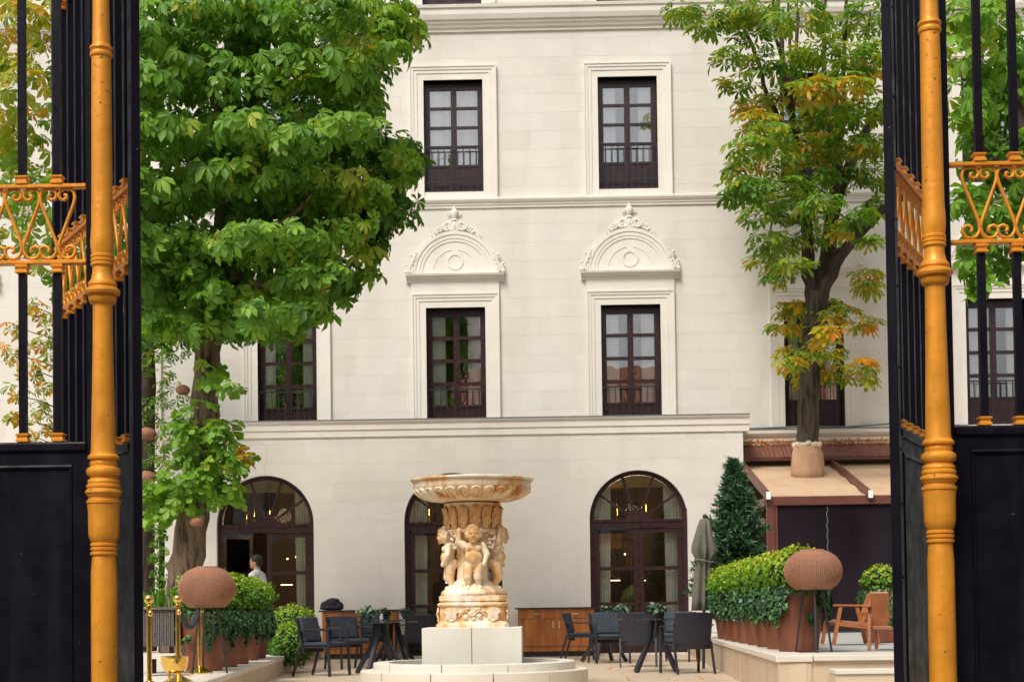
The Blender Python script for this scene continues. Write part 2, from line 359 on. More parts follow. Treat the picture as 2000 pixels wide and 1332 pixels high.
# ------------------------------------------------------------------ the hotel
H = thing('hotel_building', 'cream stone hotel with dark brown windows and arched ground floor doors', 'building', (0, YW, FL))
RH, BL = .378, .74
def sub_rect(rects, o):
    out = []
    for x0, x1, z0, z1 in rects:
        a, b, c, d = max(x0, o[0]), min(x1, o[1]), max(z0, o[2]), min(z1, o[3])
        if a >= b-1e-4 or c >= d-1e-4: out.append((x0, x1, z0, z1)); continue
        if a-x0 > .02: out.append((x0, a, z0, z1))
        if x1-b > .02: out.append((b, x1, z0, z1))
        if c-z0 > .02: out.append((a, b, z0, c))
        if z1-d > .02: out.append((a, b, d, z1))
    return out
def pieces(rect, opens, arcs):
    rs = [rect]
    for o in opens: rs = sub_rect(rs, o)
    for cx, zc, Rr, zb in arcs:
        rs = sub_rect(rs, (cx-Rr, cx+Rr, zb, zc)); n = []
        for r in rs:                     # split at the arch's axis and its springing line
            x0, x1, z0, z1 = r
            if x1 <= cx-Rr or x0 >= cx+Rr or z1 <= zc or z0 >= zc+Rr: n.append(r); continue
            n += [q for q in ((x0, min(x1, cx), z0, z1), (max(x0, cx), x1, z0, z1)) if q[1]-q[0] > .01]
        rs = n
    polys = []
    for x0, x1, z0, z1 in rs:
        hit = None
        for cx, zc, Rr, zb in arcs:
            if x1 > cx-Rr+1e-4 and x0 < cx+Rr-1e-4 and z1 > zc+1e-4 and z0 < zc+Rr: hit = (cx, zc, Rr)
        if not hit: polys.append([(x0, z0), (x1, z0), (x1, z1), (x0, z1)]); continue
        cx, zc, Rr = hit; left = x1 <= cx+1e-4
        hw = lambda z: math.sqrt(max(0, Rr*Rr-(z-zc)**2)) if z > zc else Rr
        far = (cx-x0) if left else (x1-cx)                  # far side of the piece, measured from the axis
        near = (cx-x1) if left else (x0-cx)
        zs = z0
        if hw(z0) > far-.015:
            if far-.015 >= Rr: zs = z0
            else: zs = zc+math.sqrt(max(0, Rr*Rr-max(0, far-.015)**2))
        if zs > z1-.01: continue
        edge = [(max(near, hw(zs+(z1-zs)*i/10)), zs+(z1-zs)*i/10) for i in range(11)]
        zt = zc+math.sqrt(max(0, Rr*Rr-near*near)) if near < Rr else zc
        if zs < zt < z1: edge = sorted(edge+[(near, zt)], key=lambda e: e[1])
        if left: p = [(x0, zs)] + [(cx-e, z) for e, z in edge] + [(x0, z1)]
        else: p = [(cx+e, z) for e, z in edge] + [(x1, z1), (x1, zs)]; p = [p[-1]] + p[:-1][::-1] if False else [(x1, zs), (x1, z1)] + [(cx+e, z) for e, z in edge[::-1]]
        polys.append(p)
    return polys
def shrink(p, d=.0013):
    cx = sum(a for a, b in p)/len(p); cz = sum(b for a, b in p)/len(p)
    xs = [a for a, b in p]; zs = [b for a, b in p]; w = max(max(xs)-min(xs), .05); h = max(max(zs)-min(zs), .05)
    return [(cx+(a-cx)*(1-2*d/w), cz+(b-cz)*(1-2*d/h)) for a, b in p]
def ashlar(x0, x1, z0, z1, Y, opens, arcs, single, back=.28):
    mortar, rest = MB(), MB(); n = 0; row = 0; z = z0
    wall = bpy.data.objects.new('wall', None)
    while z < z1-.02:
        zt = min(z+RH, z1); x = x0 - (BL/2 if row % 2 else 0) - random.uniform(0, .1)
        while x < x1:
            xe = x+BL*random.choice((.85, 1, 1, 1.15)); 
            a, b = max(x, x0), min(xe, x1)
            if b-a > .04:
                for p in pieces((a, b, z, zt), opens, arcs):
                    mortar.prism(p, Y+.004, Y+back); q = shrink(p)
                    mx = sum(t[0] for t in q)/len(q); mz = sum(t[1] for t in q)/len(q)
                    if single(mx, mz): yield MB().prism(q, Y, Y+.02)
                    else: rest.prism(q, Y, Y+.02)
            x = xe
        z = zt; row += 1
    yield ('end', mortar, rest)
def wall(name, *a):
    bl = []
    for r in ashlar(*a):
        if isinstance(r, tuple):
            w = r[1].build(name, M['mortar'], H)
            for b in bl: b.build('stone_block', M['stone'], w)
            if r[2].v: tag(r[2].build('stone_blocks_beyond', M['stone'], w), kind='stuff')
        else: bl.append(r)
colx = [at(p, 705, YW).x for p in (-95, 231, 561, 891, 1233, 1590, 1946)]
zl_t = at(891, 601, YW).z; zl_b = at(1590, 834, YW).z            # lower windows
zu_t = at(886, 157, YW).z; zu_b = at(886, 375, YW).z             # upper windows
zt_b = at(886, 11, YW).z + .02                                   # top storey sills
WW = 1.2
bx0, bx1 = at(318, 900, YB).x, at(1452, 900, YB).x
bz1 = at(885, 819, YB).z                                         # bay roof
opens = [(x-WW/2, x+WW/2, zl_b, zl_t) for x in colx] + [(x-WW/2, x+WW/2, zu_b, zu_t) for x in colx] + [(x-WW/2, x+WW/2, zt_b, zt_b+2.2) for x in colx]
opens.append((bx0+.3, bx1-.3, 0, bz1-.45))
xa, xb = at(770, 500, YW).x, at(1500, 500, YW).x
xr0, xr1 = at(1455, 700, YW).x, at(1745, 700, YW).x
wall('wall', -14.5, 15.5, FL, 17.2, YW, opens, [], lambda x, z: (xa < x < xb and bz1-.1 < z < 13.4) or (xr0 < x < xr1 and 4.4 < z < 7.2))
DX = [at(p, 1060, YB).x for p in (518, 885, 1248)]; DR = .945; DS = at(885, 1018, YB).z
wall('bay_wall', bx0, bx1, FL, bz1, YB, [], [(x, DS, DR, FL-.1) for x in DX], lambda x, z: x > at(440, 900, YB).x)
s = MB()
for x in (bx0, bx1-.3): s.box(x+(.001 if x == bx0 else 0), x+.3-(.001 if x != bx0 else 0), YB+.285, YW-.001, FL, bz1-.002)
s.build('bay_side_wall', M['stone'], H)
s = MB().box(-14.5, -14.2, YW+.29, YW+9, FL, 17.2).box(15.2, 15.5, YW+.29, YW+9, FL, 17.2).box(-14.5, 15.5, YW+9, YW+9.3, FL, 17.2).build('rear_wall', M['mortar'], H)
MB().box(-14.8, 15.8, YW-.35, YW+9.4, 17.2, 17.5).build('roof', M['trim'], H)
def cornice(name, prof, x0, x1, Y, mat='trim', cap=None):
    o = MB().extx([(Y-a, z) for a, z in prof] + [(Y+.05, prof[-1][1]), (Y+.05, prof[0][1])], x0, x1).build(name, M[mat], H)
    if cap:
        MB().box(x0-.01, x1+.012, Y-cap-.012, Y+1.15, prof[-1][1]+.001, prof[-1][1]+.018).build('lead_cap', M['lead'], o)
    return o
z = at(1100, 404, YW).z; h = .19
cornice('string_course', [(.002, z), (.03, z), (.035, z+.05), (.05, z+.055), (.055, z+.1), (.075, z+.105), (.10, z+.15), (.10, z+h), (.07, z+h+.015)], -14.5, 15.5, YW)
z = at(1100, 60, YW).z
cornice('upper_cornice', [(.002, z), (.04, z), (.045, z+.06), (.08, z+.075), (.10, z+.13), (.13, z+.15), (.13, z+.2), (.17, z+.21), (.20, z+.3), (.2, z+.42), (.23, z+.43), (.24, z+.49), (.1, z+.52)], -14.5, 15.5, YW)
z = at(1100, 847, YB).z; d = (bz1-z)
cornice('bay_cornice', [(.002, z), (.03, z), (.032, z+d*.40), (.055, z+d*.44), (.058, z+d*.80), (.085, z+d*.86), (.10, z+d*.93), (.10, z+d)], bx0-.12, bx1+.12, YB, cap=.10)
z = at(1600, 868, YW).z; zc2 = at(1600, 839, YW).z; d = zc2-z
cornice('wing_cornice', [(.002, z), (.05, z), (.06, z+d*.2), (.09, z+d*.25), (.09, z+d*.5), (.13, z+d*.58), (.16, z+d*.75), (.16, z+d)], bx1+.002, 15.5, YW, cap=.16)
MB().tube([(bx1+.2, YW-.12, zc2+.03), (bx1+1.2, YW-.13, zc2+.05), (bx1+2.2, YW-.11, zc2+.035), (bx1+3.1, YW-.14, zc2+.08)], .018, 6).build('drain_pipe', M['lead'], H)
# --- windows
def window_meshes(h, ph, gap, kind):
    w = WW; f = MB(); top = h
    f.box(-w/2, -w/2+.05, 0, .1, 0, h).box(w/2-.05, w/2, 0, .1, 0, h).box(-w/2+.05, w/2-.05, 0, .1, h-.08, h)
    pt = h-.15; xs = ((-w/2+.115, -.06), (.06, w/2-.115)); panes = []
    zlow = pt-4*ph-3*gap
    for sx0, sx1 in ((-w/2+.05, -.002), (.002, w/2-.05)):
        a, b = (xs[0] if sx0 < 0 and sx1 <= 0 else xs[1])
        f.box(sx0, a, .015, .075, .0, h-.08); f.box(b, sx1, .015, .075, .0, h-.08)
        f.box(a, b, .015, .075, pt, h-.08)
        for i in range(4):
            z1 = pt-i*(ph+gap); z0 = z1-ph; panes.append((a, b, z0, z1))
            f.box(a, b, .02, .07, z0-(gap if i < 3 else .05), z0)
        f.box(a, b, .035, .06, .1, zlow-.05); f.box(a, b, .015, .075, 0, .1)
        f.box(a+.04, b-.04, .026, .05, .15, zlow-.10)
    f.box(-.02, .02, .002, .03, 0, h-.081)
    return f, panes
WIN = {}
for key, h, ph, gap in (('lo', zl_t-zl_b, .40, .068), ('up', zu_t-zu_b, .342, .056), ('top', 2.2, .342, .056)):
    f, panes = window_meshes(h, ph, gap, key)
    fm = f.mesh('window', M['brown'])
    a, b, z0, z1 = panes[0]; pm = MB().box(-(b-a)/2, (b-a)/2, 0, .006, 0, z1-z0).mesh('pane', M['glass'])
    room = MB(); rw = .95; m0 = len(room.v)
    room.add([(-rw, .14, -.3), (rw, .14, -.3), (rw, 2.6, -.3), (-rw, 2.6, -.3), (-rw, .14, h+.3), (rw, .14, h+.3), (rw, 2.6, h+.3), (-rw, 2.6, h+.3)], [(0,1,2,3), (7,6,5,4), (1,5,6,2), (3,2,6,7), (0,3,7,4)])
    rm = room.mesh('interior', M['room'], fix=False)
    cu = []
    for sgn in (-1, 1):
        c = MB(); n = 26; wd = .29
        for i in range(n):
            x = sgn*(WW/2-.03) - sgn*wd*i/(n-1); y = .105+.018*math.sin(i*1.45)
            c.v += [(x, y, .06), (x, y, h-.05)]
        c.f = [(2*i, 2*i+2, 2*i+3, 2*i+1) for i in range(n-1)]; cu.append(c.mesh('curtain', M['curtain'], True, fix=False, angle=180))
    sh = MB().box(-.15, .15, 0, .03, 0, h-.1)
    for i in range(4): sh.box(-.11, .11, -.012, .0, .08+i*(h-.2)/4, .04+(i+1)*(h-.2)/4)
    WIN[key] = (fm, pm, panes, rm, cu, sh.mesh('shutter', M['shutter']))
def surround(x, zb, zt, wide=.285, top=.285):
    m = MB()
    for o0, o1, pr in ((0, .13, .03), (.13, .2, .045), (.2, wide-.03, .06), (wide-.03, wide, .075)):
        for sg in (-1, 1):
            xs = sorted((x+sg*(WW/2+o0), x+sg*(WW/2+o1))); m.box(xs[0], xs[1], YW-pr, YW+.19 if o0 == 0 else YW+.01, zb, zt+o0)
        m.box(x-WW/2-o1, x+WW/2+o1, YW-pr, YW+.19 if o0 == 0 else YW+.01, zt+o0, zt+o1)
    return m.build('window_surround', M['trim'], H)
def rail_mesh(w, hh, scroll):
    m = MB(); m.box(-w/2, w/2, -.012, .012, hh-.025, hh).box(-w/2, w/2, -.01, .01, .0, .022)
    if scroll: m.box(-w/2, w/2, -.01, .01, .17, .19)
    for i in range(10):
        x = -w/2+.03+i*(w-.06)/9; m.bar((x, 0, .02), (x, 0, hh-.02), .016, .016)
        for zz in (.45, .62): m.ball((x, 0, hh*zz), .013, 6, 4)
    if scroll:
        for i in range(9):
            x = -w/2+.09+i*(w-.18)/8
            m.tube([(x+.05*math.cos(t)*(1-t/9), 0, .095+.06*math.sin(t)*(1-t/9)) for t in [k*.6 for k in range(13)]], .007, 4)
    return m.mesh('balcony_railing', M['iron'])
RAIL = {'up': rail_mesh(WW+.02, .93, True), 'lo': rail_mesh(WW+.02, .94, False)}
def spiral(m, c, r, turns, sg, rad, start=0, grow=0):
    pts = []
    for k in range(int(turns*12)+1):
        t = start+sg*2*math.pi*k/12; q = r*(1-k/(turns*12)*.85); pts.append((c[0]+q*math.cos(t), c[1], c[2]+q*math.sin(t)))
    return m.tube(pts, rad, 6)
def ornament():
    m = MB()                                      # crest above the arch, origin at the arch's top
    m.lathe([(.02, .24), (.05, .27), (.075, .33), (.085, .39), (.06, .44), (.035, .46), (.03, .5), (.012, .52)], (0, -.03, .02), 12)
    for sg in (-1, 1):
        spiral(m, (sg*.11, -.03, .36), .05, 1.1, -sg, .012, math.pi if sg > 0 else 0)
        spiral(m, (sg*.16, -.05, .12), .105, 1.6, -sg, .028, 0 if sg > 0 else math.pi)
        spiral(m, (sg*.32, -.04, .035), .065, 1.4, sg, .022, 0 if sg > 0 else math.pi)
        spiral(m, (sg*.47, -.04, -.10), .06, 1.3, -sg, .02, 1.2 if sg > 0 else 2)
        for x, z, r in ((.07, .04, .05), (.2, .05, .045), (.27, .11, .035), (.38, -.03, .04), (.53, -.17, .03), (.42, .0, .03), (.14, .2, .035)):
            m.ball((sg*x, -.045, z), (r, r*.8, r), 8, 5)
        m.tube([(0, -.05, .0), (sg*.05, -.06, .1), (sg*.07, -.06, .2), (sg*.03, -.05, .26)], [.03, .03, .025, .02], 6)
    m.ball((0, -.06, .12), (.05, .04, .09)); m.ball((0, -.06, .24), (.07, .04, .03))
    return m.mesh('crest_ornament', M['trim'], True)
def side_ornament():
    m = MB(); spiral(m, (-.06, -.04, .1), .08, 1.5, 1, .024, -1.2); spiral(m, (.03, -.04, .3), .055, 1.4, -1, .02, 2.2)
    m.tube([(-.1, -.03, .03), (-.02, -.05, .2), (.07, -.05, .4)], [.03, .03, .015], 6)
    for x, z, r in ((-.11, .19, .035), (-.02, .38, .03), (.08, .43, .025), (-.13, .05, .04), (.02, .2, .03)): m.ball((x, -.04, z), (r, r*.8, r), 8, 5)
    return m.mesh('side_ornament', M['trim'], True)
CREST, SIDEO = ornament(), side_ornament()
side_l = SIDEO; side_r = SIDEO.copy()
for v in side_r.vertices: v.co.x *= -1
side_r.flip_normals()
def ring(m, x, z, r0, r1, y0, y1, a0=0, a1=math.pi, n=28):
    P = [(x+r1*math.cos(a0+(a1-a0)*i/n), z+r1*math.sin(a0+(a1-a0)*i/n)) for i in range(n+1)]
    Q = [(x+r0*math.cos(a0+(a1-a0)*i/n), z+r0*math.sin(a0+(a1-a0)*i/n)) for i in range(n+1)]
    for i in range(n): m.prism([P[i], P[i+1], Q[i+1], Q[i]], y0, y1)
    return m
LEDGE = at(891, 540, YW).z - at(891, 601, YW).z
for ci, x in enumerate(colx):
    for key, zb, zt in (('lo', zl_b, zl_t), ('up', zu_b, zu_t), ('top', zt_b, zt_b+2.2)):
        fm, pm, panes, rm, cu, sh = WIN[key]
        w = inst('window', fm, (x, YW+.17, zb), H); ORG[w] = Vector((x, YW+.17, zb))
        for a, b, z0, z1 in panes: inst('pane', pm, ((a+b)/2+x, YW+.17+.04, zb+z0), w)
        inst('interior', rm, (x, YW+.17, zb), w)
        if key == 'lo' and ci in (3, 4) or key == 'up' and ci in (3, 4):
            for sg in (-1, 1):
                if ci == 3 and sg > 0 and key == 'up': continue
                inst('shutter', sh, (x+sg*(WW/2-.22), YW+.17+.125, zb+.05), w)
        else:
            for c in cu: inst('curtain', c, (x, YW+.17, zb), w)
        if key == 'up' and ci == 3:
            c = MB(); n = 60
            for k in range(n): c.v += [(x-WW/2+.06+(WW-.12)*k/(n-1), YW+.36+.015*math.sin(k*1.3), zb+.3), (x-WW/2+.06+(WW-.12)*k/(n-1), YW+.36+.015*math.sin(k*1.3), zt-.05)]
            c.f = [(2*k, 2*k+2, 2*k+3, 2*k+1) for k in range(n-1)]; c.build('net_curtain', M['curtain'], w, True, angle=180)
        surround(x, zb-(.16 if key == 'up' else 0), zt)
        if key == 'up':
            MB().box(x-WW/2, x+WW/2, YW-.01, YW+.165, zb-.16, zb-.004).build('window_sill', M['trim'], H)
        if key != 'top': inst('balcony_railing', RAIL[key], (x, YW+.03, zb+(.01 if key == 'up' else -.05)), H)
    ze = zl_t+.285; zL = zl_t+LEDGE                # frieze, ledge, arched pediment
    MB().box(x-WW/2-.29, x+WW/2+.29, YW-.05, YW+.01, ze+.002, zL-.12).build('frieze_panel', M['trim'], H)
    p = MB().extx([(YW+.01, zL-.12), (YW-.06, zL-.12), (YW-.07, zL-.07), (YW-.11, zL-.06), (YW-.13, zL-.02), (YW-.17, zL-.005), (YW-.18, zL+.03), (YW+.01, zL+.04)], x-.99, x+.99).build('pediment', M['trim'], H)
    m = MB(); zz = zL+.04
    ring(m, x, zz, .80, .87, YW-.075, YW+.01); ring(m, x, zz, .72, .799, YW-.06, YW+.01); ring(m, x, zz, .66, .719, YW-.05, YW+.01)
    n = 28; m.prism([(x+.66*math.cos(math.pi*i/n), zz+.66*math.sin(math.pi*i/n)) for i in range(n+1)], YW-.035, YW+.01)
    ring(m, x, zz+.26, .125, .175, YW-.05, YW-.034, 0, 2*math.pi)
    ring(m, x, zz+.06, .43, .455, YW-.044, YW-.034, .15, math.pi*.45); ring(m, x, zz+.06, .43, .455, YW-.044, YW-.034, math.pi*.55, math.pi-.15)
    m.build('tympanum', M['trim'], p)
    inst('crest_ornament', CREST, (x, YW-.012, zz+.87), p, scale=(.95, .7, .95))
    inst('side_ornament', side_l, (x-.86, YW-.03, zz), p); inst('side_ornament', side_r, (x+.86, YW-.03, zz), p)
# --- arched doors
def door_parts(openleft):
    f = MB(); Rr = DR-.002; zs = DS-FL; fw = .085
    ring(f, 0, zs, Rr-fw, Rr, 0, .1, 0, math.pi, 32)
    f.box(-Rr, -Rr+fw, 0, .1, 0, zs).box(Rr-fw, Rr, 0, .1, 0, zs)
    f.box(-Rr+fw, Rr-fw, .005, .095, zs-.16, zs-.0)
    f.box(-Rr+fw, Rr-fw, -.012, .005, zs-.05, zs-.02)
    n = 16; f.prism([(.24*math.cos(math.pi*i/n), zs+.19*math.sin(math.pi*i/n)) for i in range(n+1)], .006, .09)
    angs = [math.pi*k/180 for k in (33, 70, 110, 147)]
    for a in angs: f.bar((.2*math.cos(a), .05, zs+.15*math.sin(a)), ((Rr-fw+.01)*math.cos(a), .05, zs+(Rr-fw+.01)*math.sin(a)), .045, .05, (0, 1, 0))
    fan = []
    aa = [0]+angs+[math.pi]
    for i in range(5):
        a0, a1 = aa[i]+.02, aa[i+1]-.02
        pts = [((Rr-fw)*math.cos(a0+(a1-a0)*k/6), zs+(Rr-fw)*math.sin(a0+(a1-a0)*k/6)) for k in range(7)]
        pts += [(.22*math.cos(a1-(a1-a0)*k/3), zs+.17*math.sin(a1-(a1-a0)*k/3)) for k in range(4)]
        fan.append(MB().prism(pts, .05, .056).mesh('fan_pane', M['doorglass']))
    lw = Rr-fw-.006; ht = zs-.17; st = .1
    lf = MB().box(0, st, .0, .05, .01, ht).box(lw-st, lw, .0, .05, .01, ht).box(st, lw-st, .0, .05, ht-.09, ht).box(st, lw-st, .0, .05, .01, .3)
    lf.box(st+.05, lw-st-.05, -.01, .0, .06, .25)
    zz = [.3, (ht-.09-.3)*.33+.3, (ht-.09-.3)*.665+.3, ht-.09]; pn = []
    for i in range(3):
        a, b = zz[i]+(.035 if i else 0), zz[i+1]-(.035 if i < 2 else 0); pn.append((a, b))
        if i: lf.box(st, lw-st, .0, .05, zz[i]-.035, zz[i]+.035)
    return f.mesh('arched_door', M['brown']), fan, lf.mesh('door_leaf', M['brown']), pn, lw, st, ht
fm, fan, lm, pn, lw, st, ht = door_parts(False)
ppm = [MB().box(st, lw-st, .02, .026, a, b).mesh('door_pane', M['doorglass']) for a, b in pn]
for i, x in enumerate(DX):
    d = inst('arched_door', fm, (x, YB+.12, FL), H); ORG[d] = Vector((x, YB+.12, FL))
    for q in fan: inst('fan_pane', q, (x, YB+.12, FL), d)
    for sg in (-1, 1):
        hinge = Vector((x+sg*(DR-.09), YB+.155, FL)); rz = 0
        if sg < 0: rot = (0, 0, R(58) if i == 0 else 0); sc = (1, 1, 1)
        else: rot = (0, 0, 0); sc = (-1, 1, 1)
        lf = inst('door_leaf', lm, hinge, d, rot, sc)
        for q in ppm:
            o = inst('door_pane', q, hinge, d, rot, sc)
    hb = MB().box(-.012, .012, -.05, -.02, 1.14, 1.27).box(-.03, .03, -.03, -.005, .98, 1.02) if i else MB().box(-.012, .012, -.05, -.02, 1.14, 1.27)
    inst('door_handle', hb.mesh('door_handle', M['brass']), (x+(.0 if i else .06), YB+.155, FL), d)
    MB().box(x-.8, x-.25, YB+.08, YB+.118, DS-.21, DS-.16).box(x-.75, x-.55, YB+.06, YB+.118, DS-.26, DS-.205).build('door_closer', M['iron'], d)
    MB().box(x-DR-.05, x+DR+.05, YB-.12, YB+.3, FL-.01, FL+.03).build('threshold', M['coping'], d)
# --- the dining room seen through the doors
def quad(p): return MB().add(p, [(0,1,2,3)])
X0, X1, Y0, Y1, Z0, Z1 = bx0+.31, bx1-.31, YB+.30, YB+6.2, FL+.02, bz1-.46
quad([(X0,Y0,Z0),(X1,Y0,Z0),(X1,Y1,Z0),(X0,Y1,Z0)]).build('room_floor', M['floorroom'], H)
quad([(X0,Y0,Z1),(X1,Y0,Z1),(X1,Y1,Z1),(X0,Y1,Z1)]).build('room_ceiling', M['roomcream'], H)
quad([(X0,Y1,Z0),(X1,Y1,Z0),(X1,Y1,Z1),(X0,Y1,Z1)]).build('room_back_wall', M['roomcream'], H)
zp = at(1248, 953, Y1).z
wp = MB()
for k in range(14):
    xx = X0+(X1-X0)*k/14; wp.box(xx+.01, xx+(X1-X0)/14-.01, Y1-.06, Y1-.005, Z0, zp-.06)
wp.box(X0, X1, Y1-.09, Y1-.003, zp-.06, zp); wp.build('wood_panelling', M['roomwood'], H)
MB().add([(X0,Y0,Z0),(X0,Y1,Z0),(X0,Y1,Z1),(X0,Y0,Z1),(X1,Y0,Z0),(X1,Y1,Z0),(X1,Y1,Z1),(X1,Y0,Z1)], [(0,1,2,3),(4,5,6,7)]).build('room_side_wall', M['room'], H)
for i, x in enumerate(DX):
    for sg in (-1, 1):
        if i == 0 and sg < 0: continue
        c = MB(); n = 30
        for k in range(n):
            t = k/(n-1); xx = x+sg*(DR-.03-.36*t); yy = YB+.42+.03*math.sin(k*1.5)
            c.v += [(xx, yy, FL+.05), (xx-sg*(.0 if t < .1 else .05*t), yy, Z1-.05)]
        c.f = [(2*k, 2*k+2, 2*k+3, 2*k+1) for k in range(n-1)]
        c.build('room_curtain', M['curtain'], H, True, angle=180)
    lamps = MB()
    for k, (dx, dz, hh) in enumerate(((-.62, .06, .2), (-.78, .02, .13), (-.30, .04, .17), (.30, .02, .15))):
        lamps.tube([(x+dx, YB+2.2, DS+dz), (x+dx, YB+2.2, DS+dz+hh)], .03, 8)
        lamps.tube([(x+dx, YB+2.2, DS+dz+hh), (x+dx, YB+2.2, Z1)], .004, 4)
    lamps.build('brass_pendant', M['brass'], H, True)
    b = MB()
    for dx, dy, dz in ((-.1, 3.2, 2.05), (.12, 3.0, 2.08), (-.16, 3.4, 1.75)): b.ball((x+dx, YB+dy, FL+dz), .022, 8, 6)
    for dx, dz, l in ((-.42, 1.50, .26), (.30, 1.49, .10)): b.box(x+dx, x+dx+l, YB+4.2, YB+4.22, FL+dz, FL+dz+.022)
    b.build('room_light', M['bulb'], H)
    t = MB().box(x-.7, x+.75, YB+2.6, YB+3.5, FL+.70, FL+.74)
    for dx in (-.6, .6): t.box(x+dx-.03, x+dx+.03, YB+3, YB+3.06, FL+.02, FL+.7)
    for dx in (-.9, .4): t.box(x+dx, x+dx+.5, YB+2.3, YB+2.36, FL+.45, FL+1.0); t.box(x+dx, x+dx+.5, YB+2.3, YB+2.7, FL+.40, FL+.45)
    t.build('dining_furniture', M['roomwood'], H)
    pl = bpy.data.lights.new('room_lamp_light', 'POINT'); pl.energy = 26; pl.color = (1, .75, .45); pl.shadow_soft_size = .15
    po = bpy.data.objects.new('room_lamp_light', pl); COL.objects.link(po); po.parent = H; po.location = Vector((x, YB+2.2, DS+.3)) - ORG[H]
# ------------------------------------------------------------------ gate: two gold columns, two open leaves, railings either side
YG = 8.57
ZP, ZF0, ZF1, ZT = 2.575, 3.605, 4.035, 5.62        # panel top, frieze bottom and top, upper rail
SP = [(415,238),(405,250),(388,240),(386,218),(402,203),(424,210),(440,232)]
SC_PTS = [(412,212),(392,214),(388,236),(410,252),(440,243),(452,214),(440,185),(405,166),(365,168),(335,193),(326,232),(335,280),(362,352),(390,425),(418,500),(445,570),(453,612),(448,652),(425,686),(385,700),(345,686),(322,650),(330,616),(360,602),(390,614),(397,640),(378,652)]
def scroll_mesh(flip):
    m = MB(); s = -1 if flip else 1
    m.tube([(s*(x-325)*.000745, 0, (705-y)*.000745) for x, y in SC_PTS], .0105, 6)
    return m.mesh('scroll', M['gold'], True, angle=180)
SCR = (scroll_mesh(False), scroll_mesh(True))
def socket_mesh(up):
    pr = [(.024, 0), (.034, .004), (.034, .016), (.027, .022), (.027, .034), (.035, .040), (.035, .048), (.022, .052)]
    m = MB().lathe([(r*1.414, z) for r, z in pr], n=4); m.move(Matrix.Rotation(R(45), 4, 'Z'))
    if not up: m.move(Matrix.Scale(-1, 4, (0, 0, 1)))
    return m.mesh('socket', M['gold'])
SOCK = (socket_mesh(True), socket_mesh(False))
def barmesh(z0, z1): return MB().box(-.02, .02, -.02, .02, z0, z1).mesh('bar', M['black'])
BARS = (barmesh(ZP, ZF0-.03), barmesh(ZF1+.03, ZT))
def child(o, name, mesh, loc, rot=(0,0,0)):
    c = bpy.data.objects.new(name, mesh); COL.objects.link(c); c.parent = o; c.location = loc; c.rotation_euler = rot; return c
def gate_panel(name, label, cat, loc, rz, L, xs, stiles, bolts=False, group=None):
    """runs along its own +X from 0 to L; xs = bar positions; stiles = (x, width)"""
    t = thing(name, label, cat, loc, rz, group); ORG[t] = Vector((0,0,0))
    lo, hi = 0, L
    for x, w in stiles:
        st = MB().box(x-w/2, x+w/2, -.026, .026, .03, ZT+.45)
        o = bevel(st.build('stile', M['black'], t), .004, 1)
        if bolts and w > .06:
            for z in (1.75, 2.15, 2.45, 2.9, 3.35, 3.72, 4.0, 4.4, 4.9):
                MB().ball((x+.008, -.027, z), (.009, .006, .009), 8, 5).build('bolt', M['black'], o, True)
    e0 = max([0]+[x+w/2 for x, w in stiles if x < L/2]); e1 = min([L]+[x-w/2 for x, w in stiles if x > L/2])
    bevel(MB().box(e0, e1, -.034, .034, ZP-.055, ZP).build('panel_top_rail', M['black'], t), .012, 2)
    p = MB().box(e0, e1, -.006, .006, .08, ZP-.055).build('sheet_panel', M['black'], t)
    fr = MB()                                     # raised border round the sheet
    fr.box(e0+.001, e1-.001, -.016, -.0065, ZP-.13, ZP-.056); 
    for a in (e0+.001, e1-.09): fr.box(a, a+.089, -.015, -.0065, .16, ZP-.131)
    fr.box(e0+.001, e1-.001, -.016, -.0065, .081, .16)
    bd = MB(); q = .012
    for a, b in (((e0+.09, ZP-.14), (e1-.09, ZP-.14)), ((e0+.096, .17), (e0+.096, ZP-.14)), ((e1-.096, .17), (e1-.096, ZP-.14))):
        bd.tube([(a[0], -.012, a[1]), (b[0], -.012, b[1])], q, 6)
    fr.build('panel_border', M['black'], p); bd.build('panel_bead', M['black'], p, True)
    for z0 in (ZF0-.012, ZF1-.010):
        bevel(MB().box(e0, e1, -.028, .028, z0-.011, z0+.011).build('frieze_rail', M['gold'], t), .004, 1)
    MB().box(e0, e1, -.03, .03, ZT, ZT+.05).build('upper_rail', M['gold'], t)
    for x in xs:
        child(t, 'bar', BARS[0], (x, 0, 0)); child(t, 'bar', BARS[1], (x, 0, 0))
        child(t, 'socket', SOCK[0], (x, 0, ZP)); child(t, 'socket', SOCK[1], (x, 0, ZF0-.023))
        child(t, 'socket', SOCK[0], (x, 0, ZF1+.001)); child(t, 'socket', SOCK[1], (x, 0, ZT))
    pitch = xs[1]-xs[0]; k = xs[0]-pitch/2
    while k < e1+pitch*.6:                        # a V of two scrolls about each point midway between bars
        for i, s in enumerate((1, -1)):
            if e0-.01 < k+s*.02 and k+s*.10 < e1+.02 and k+s*.1 > e0-.02: child(t, 'scroll', SCR[i], (k, 0, ZF0+.006))
        k += pitch
    return t
XCL, XCR = at(211, 700, YG).x, at(1818, 700, YG-.1).x
xe = at(174, 700, YG).x
gate_panel('railing_panel', 'fixed black and gold railing left of the gate, outside the left gold column', 'railing', (xe-1.14, YG+.02, 0), 0, 1.16,
           [.16, .36, .56, .76, .96], [(1.145, .035)])
xe = at(1856, 700, YG-.1).x
gate_panel('railing_panel', 'fixed black and gold railing right of the gate, outside the right gold column', 'railing', (xe-.02, YG-.08, 0), 0, 1.16,
           [.205, .4, .595, .79, .985], [(.018, .036)])
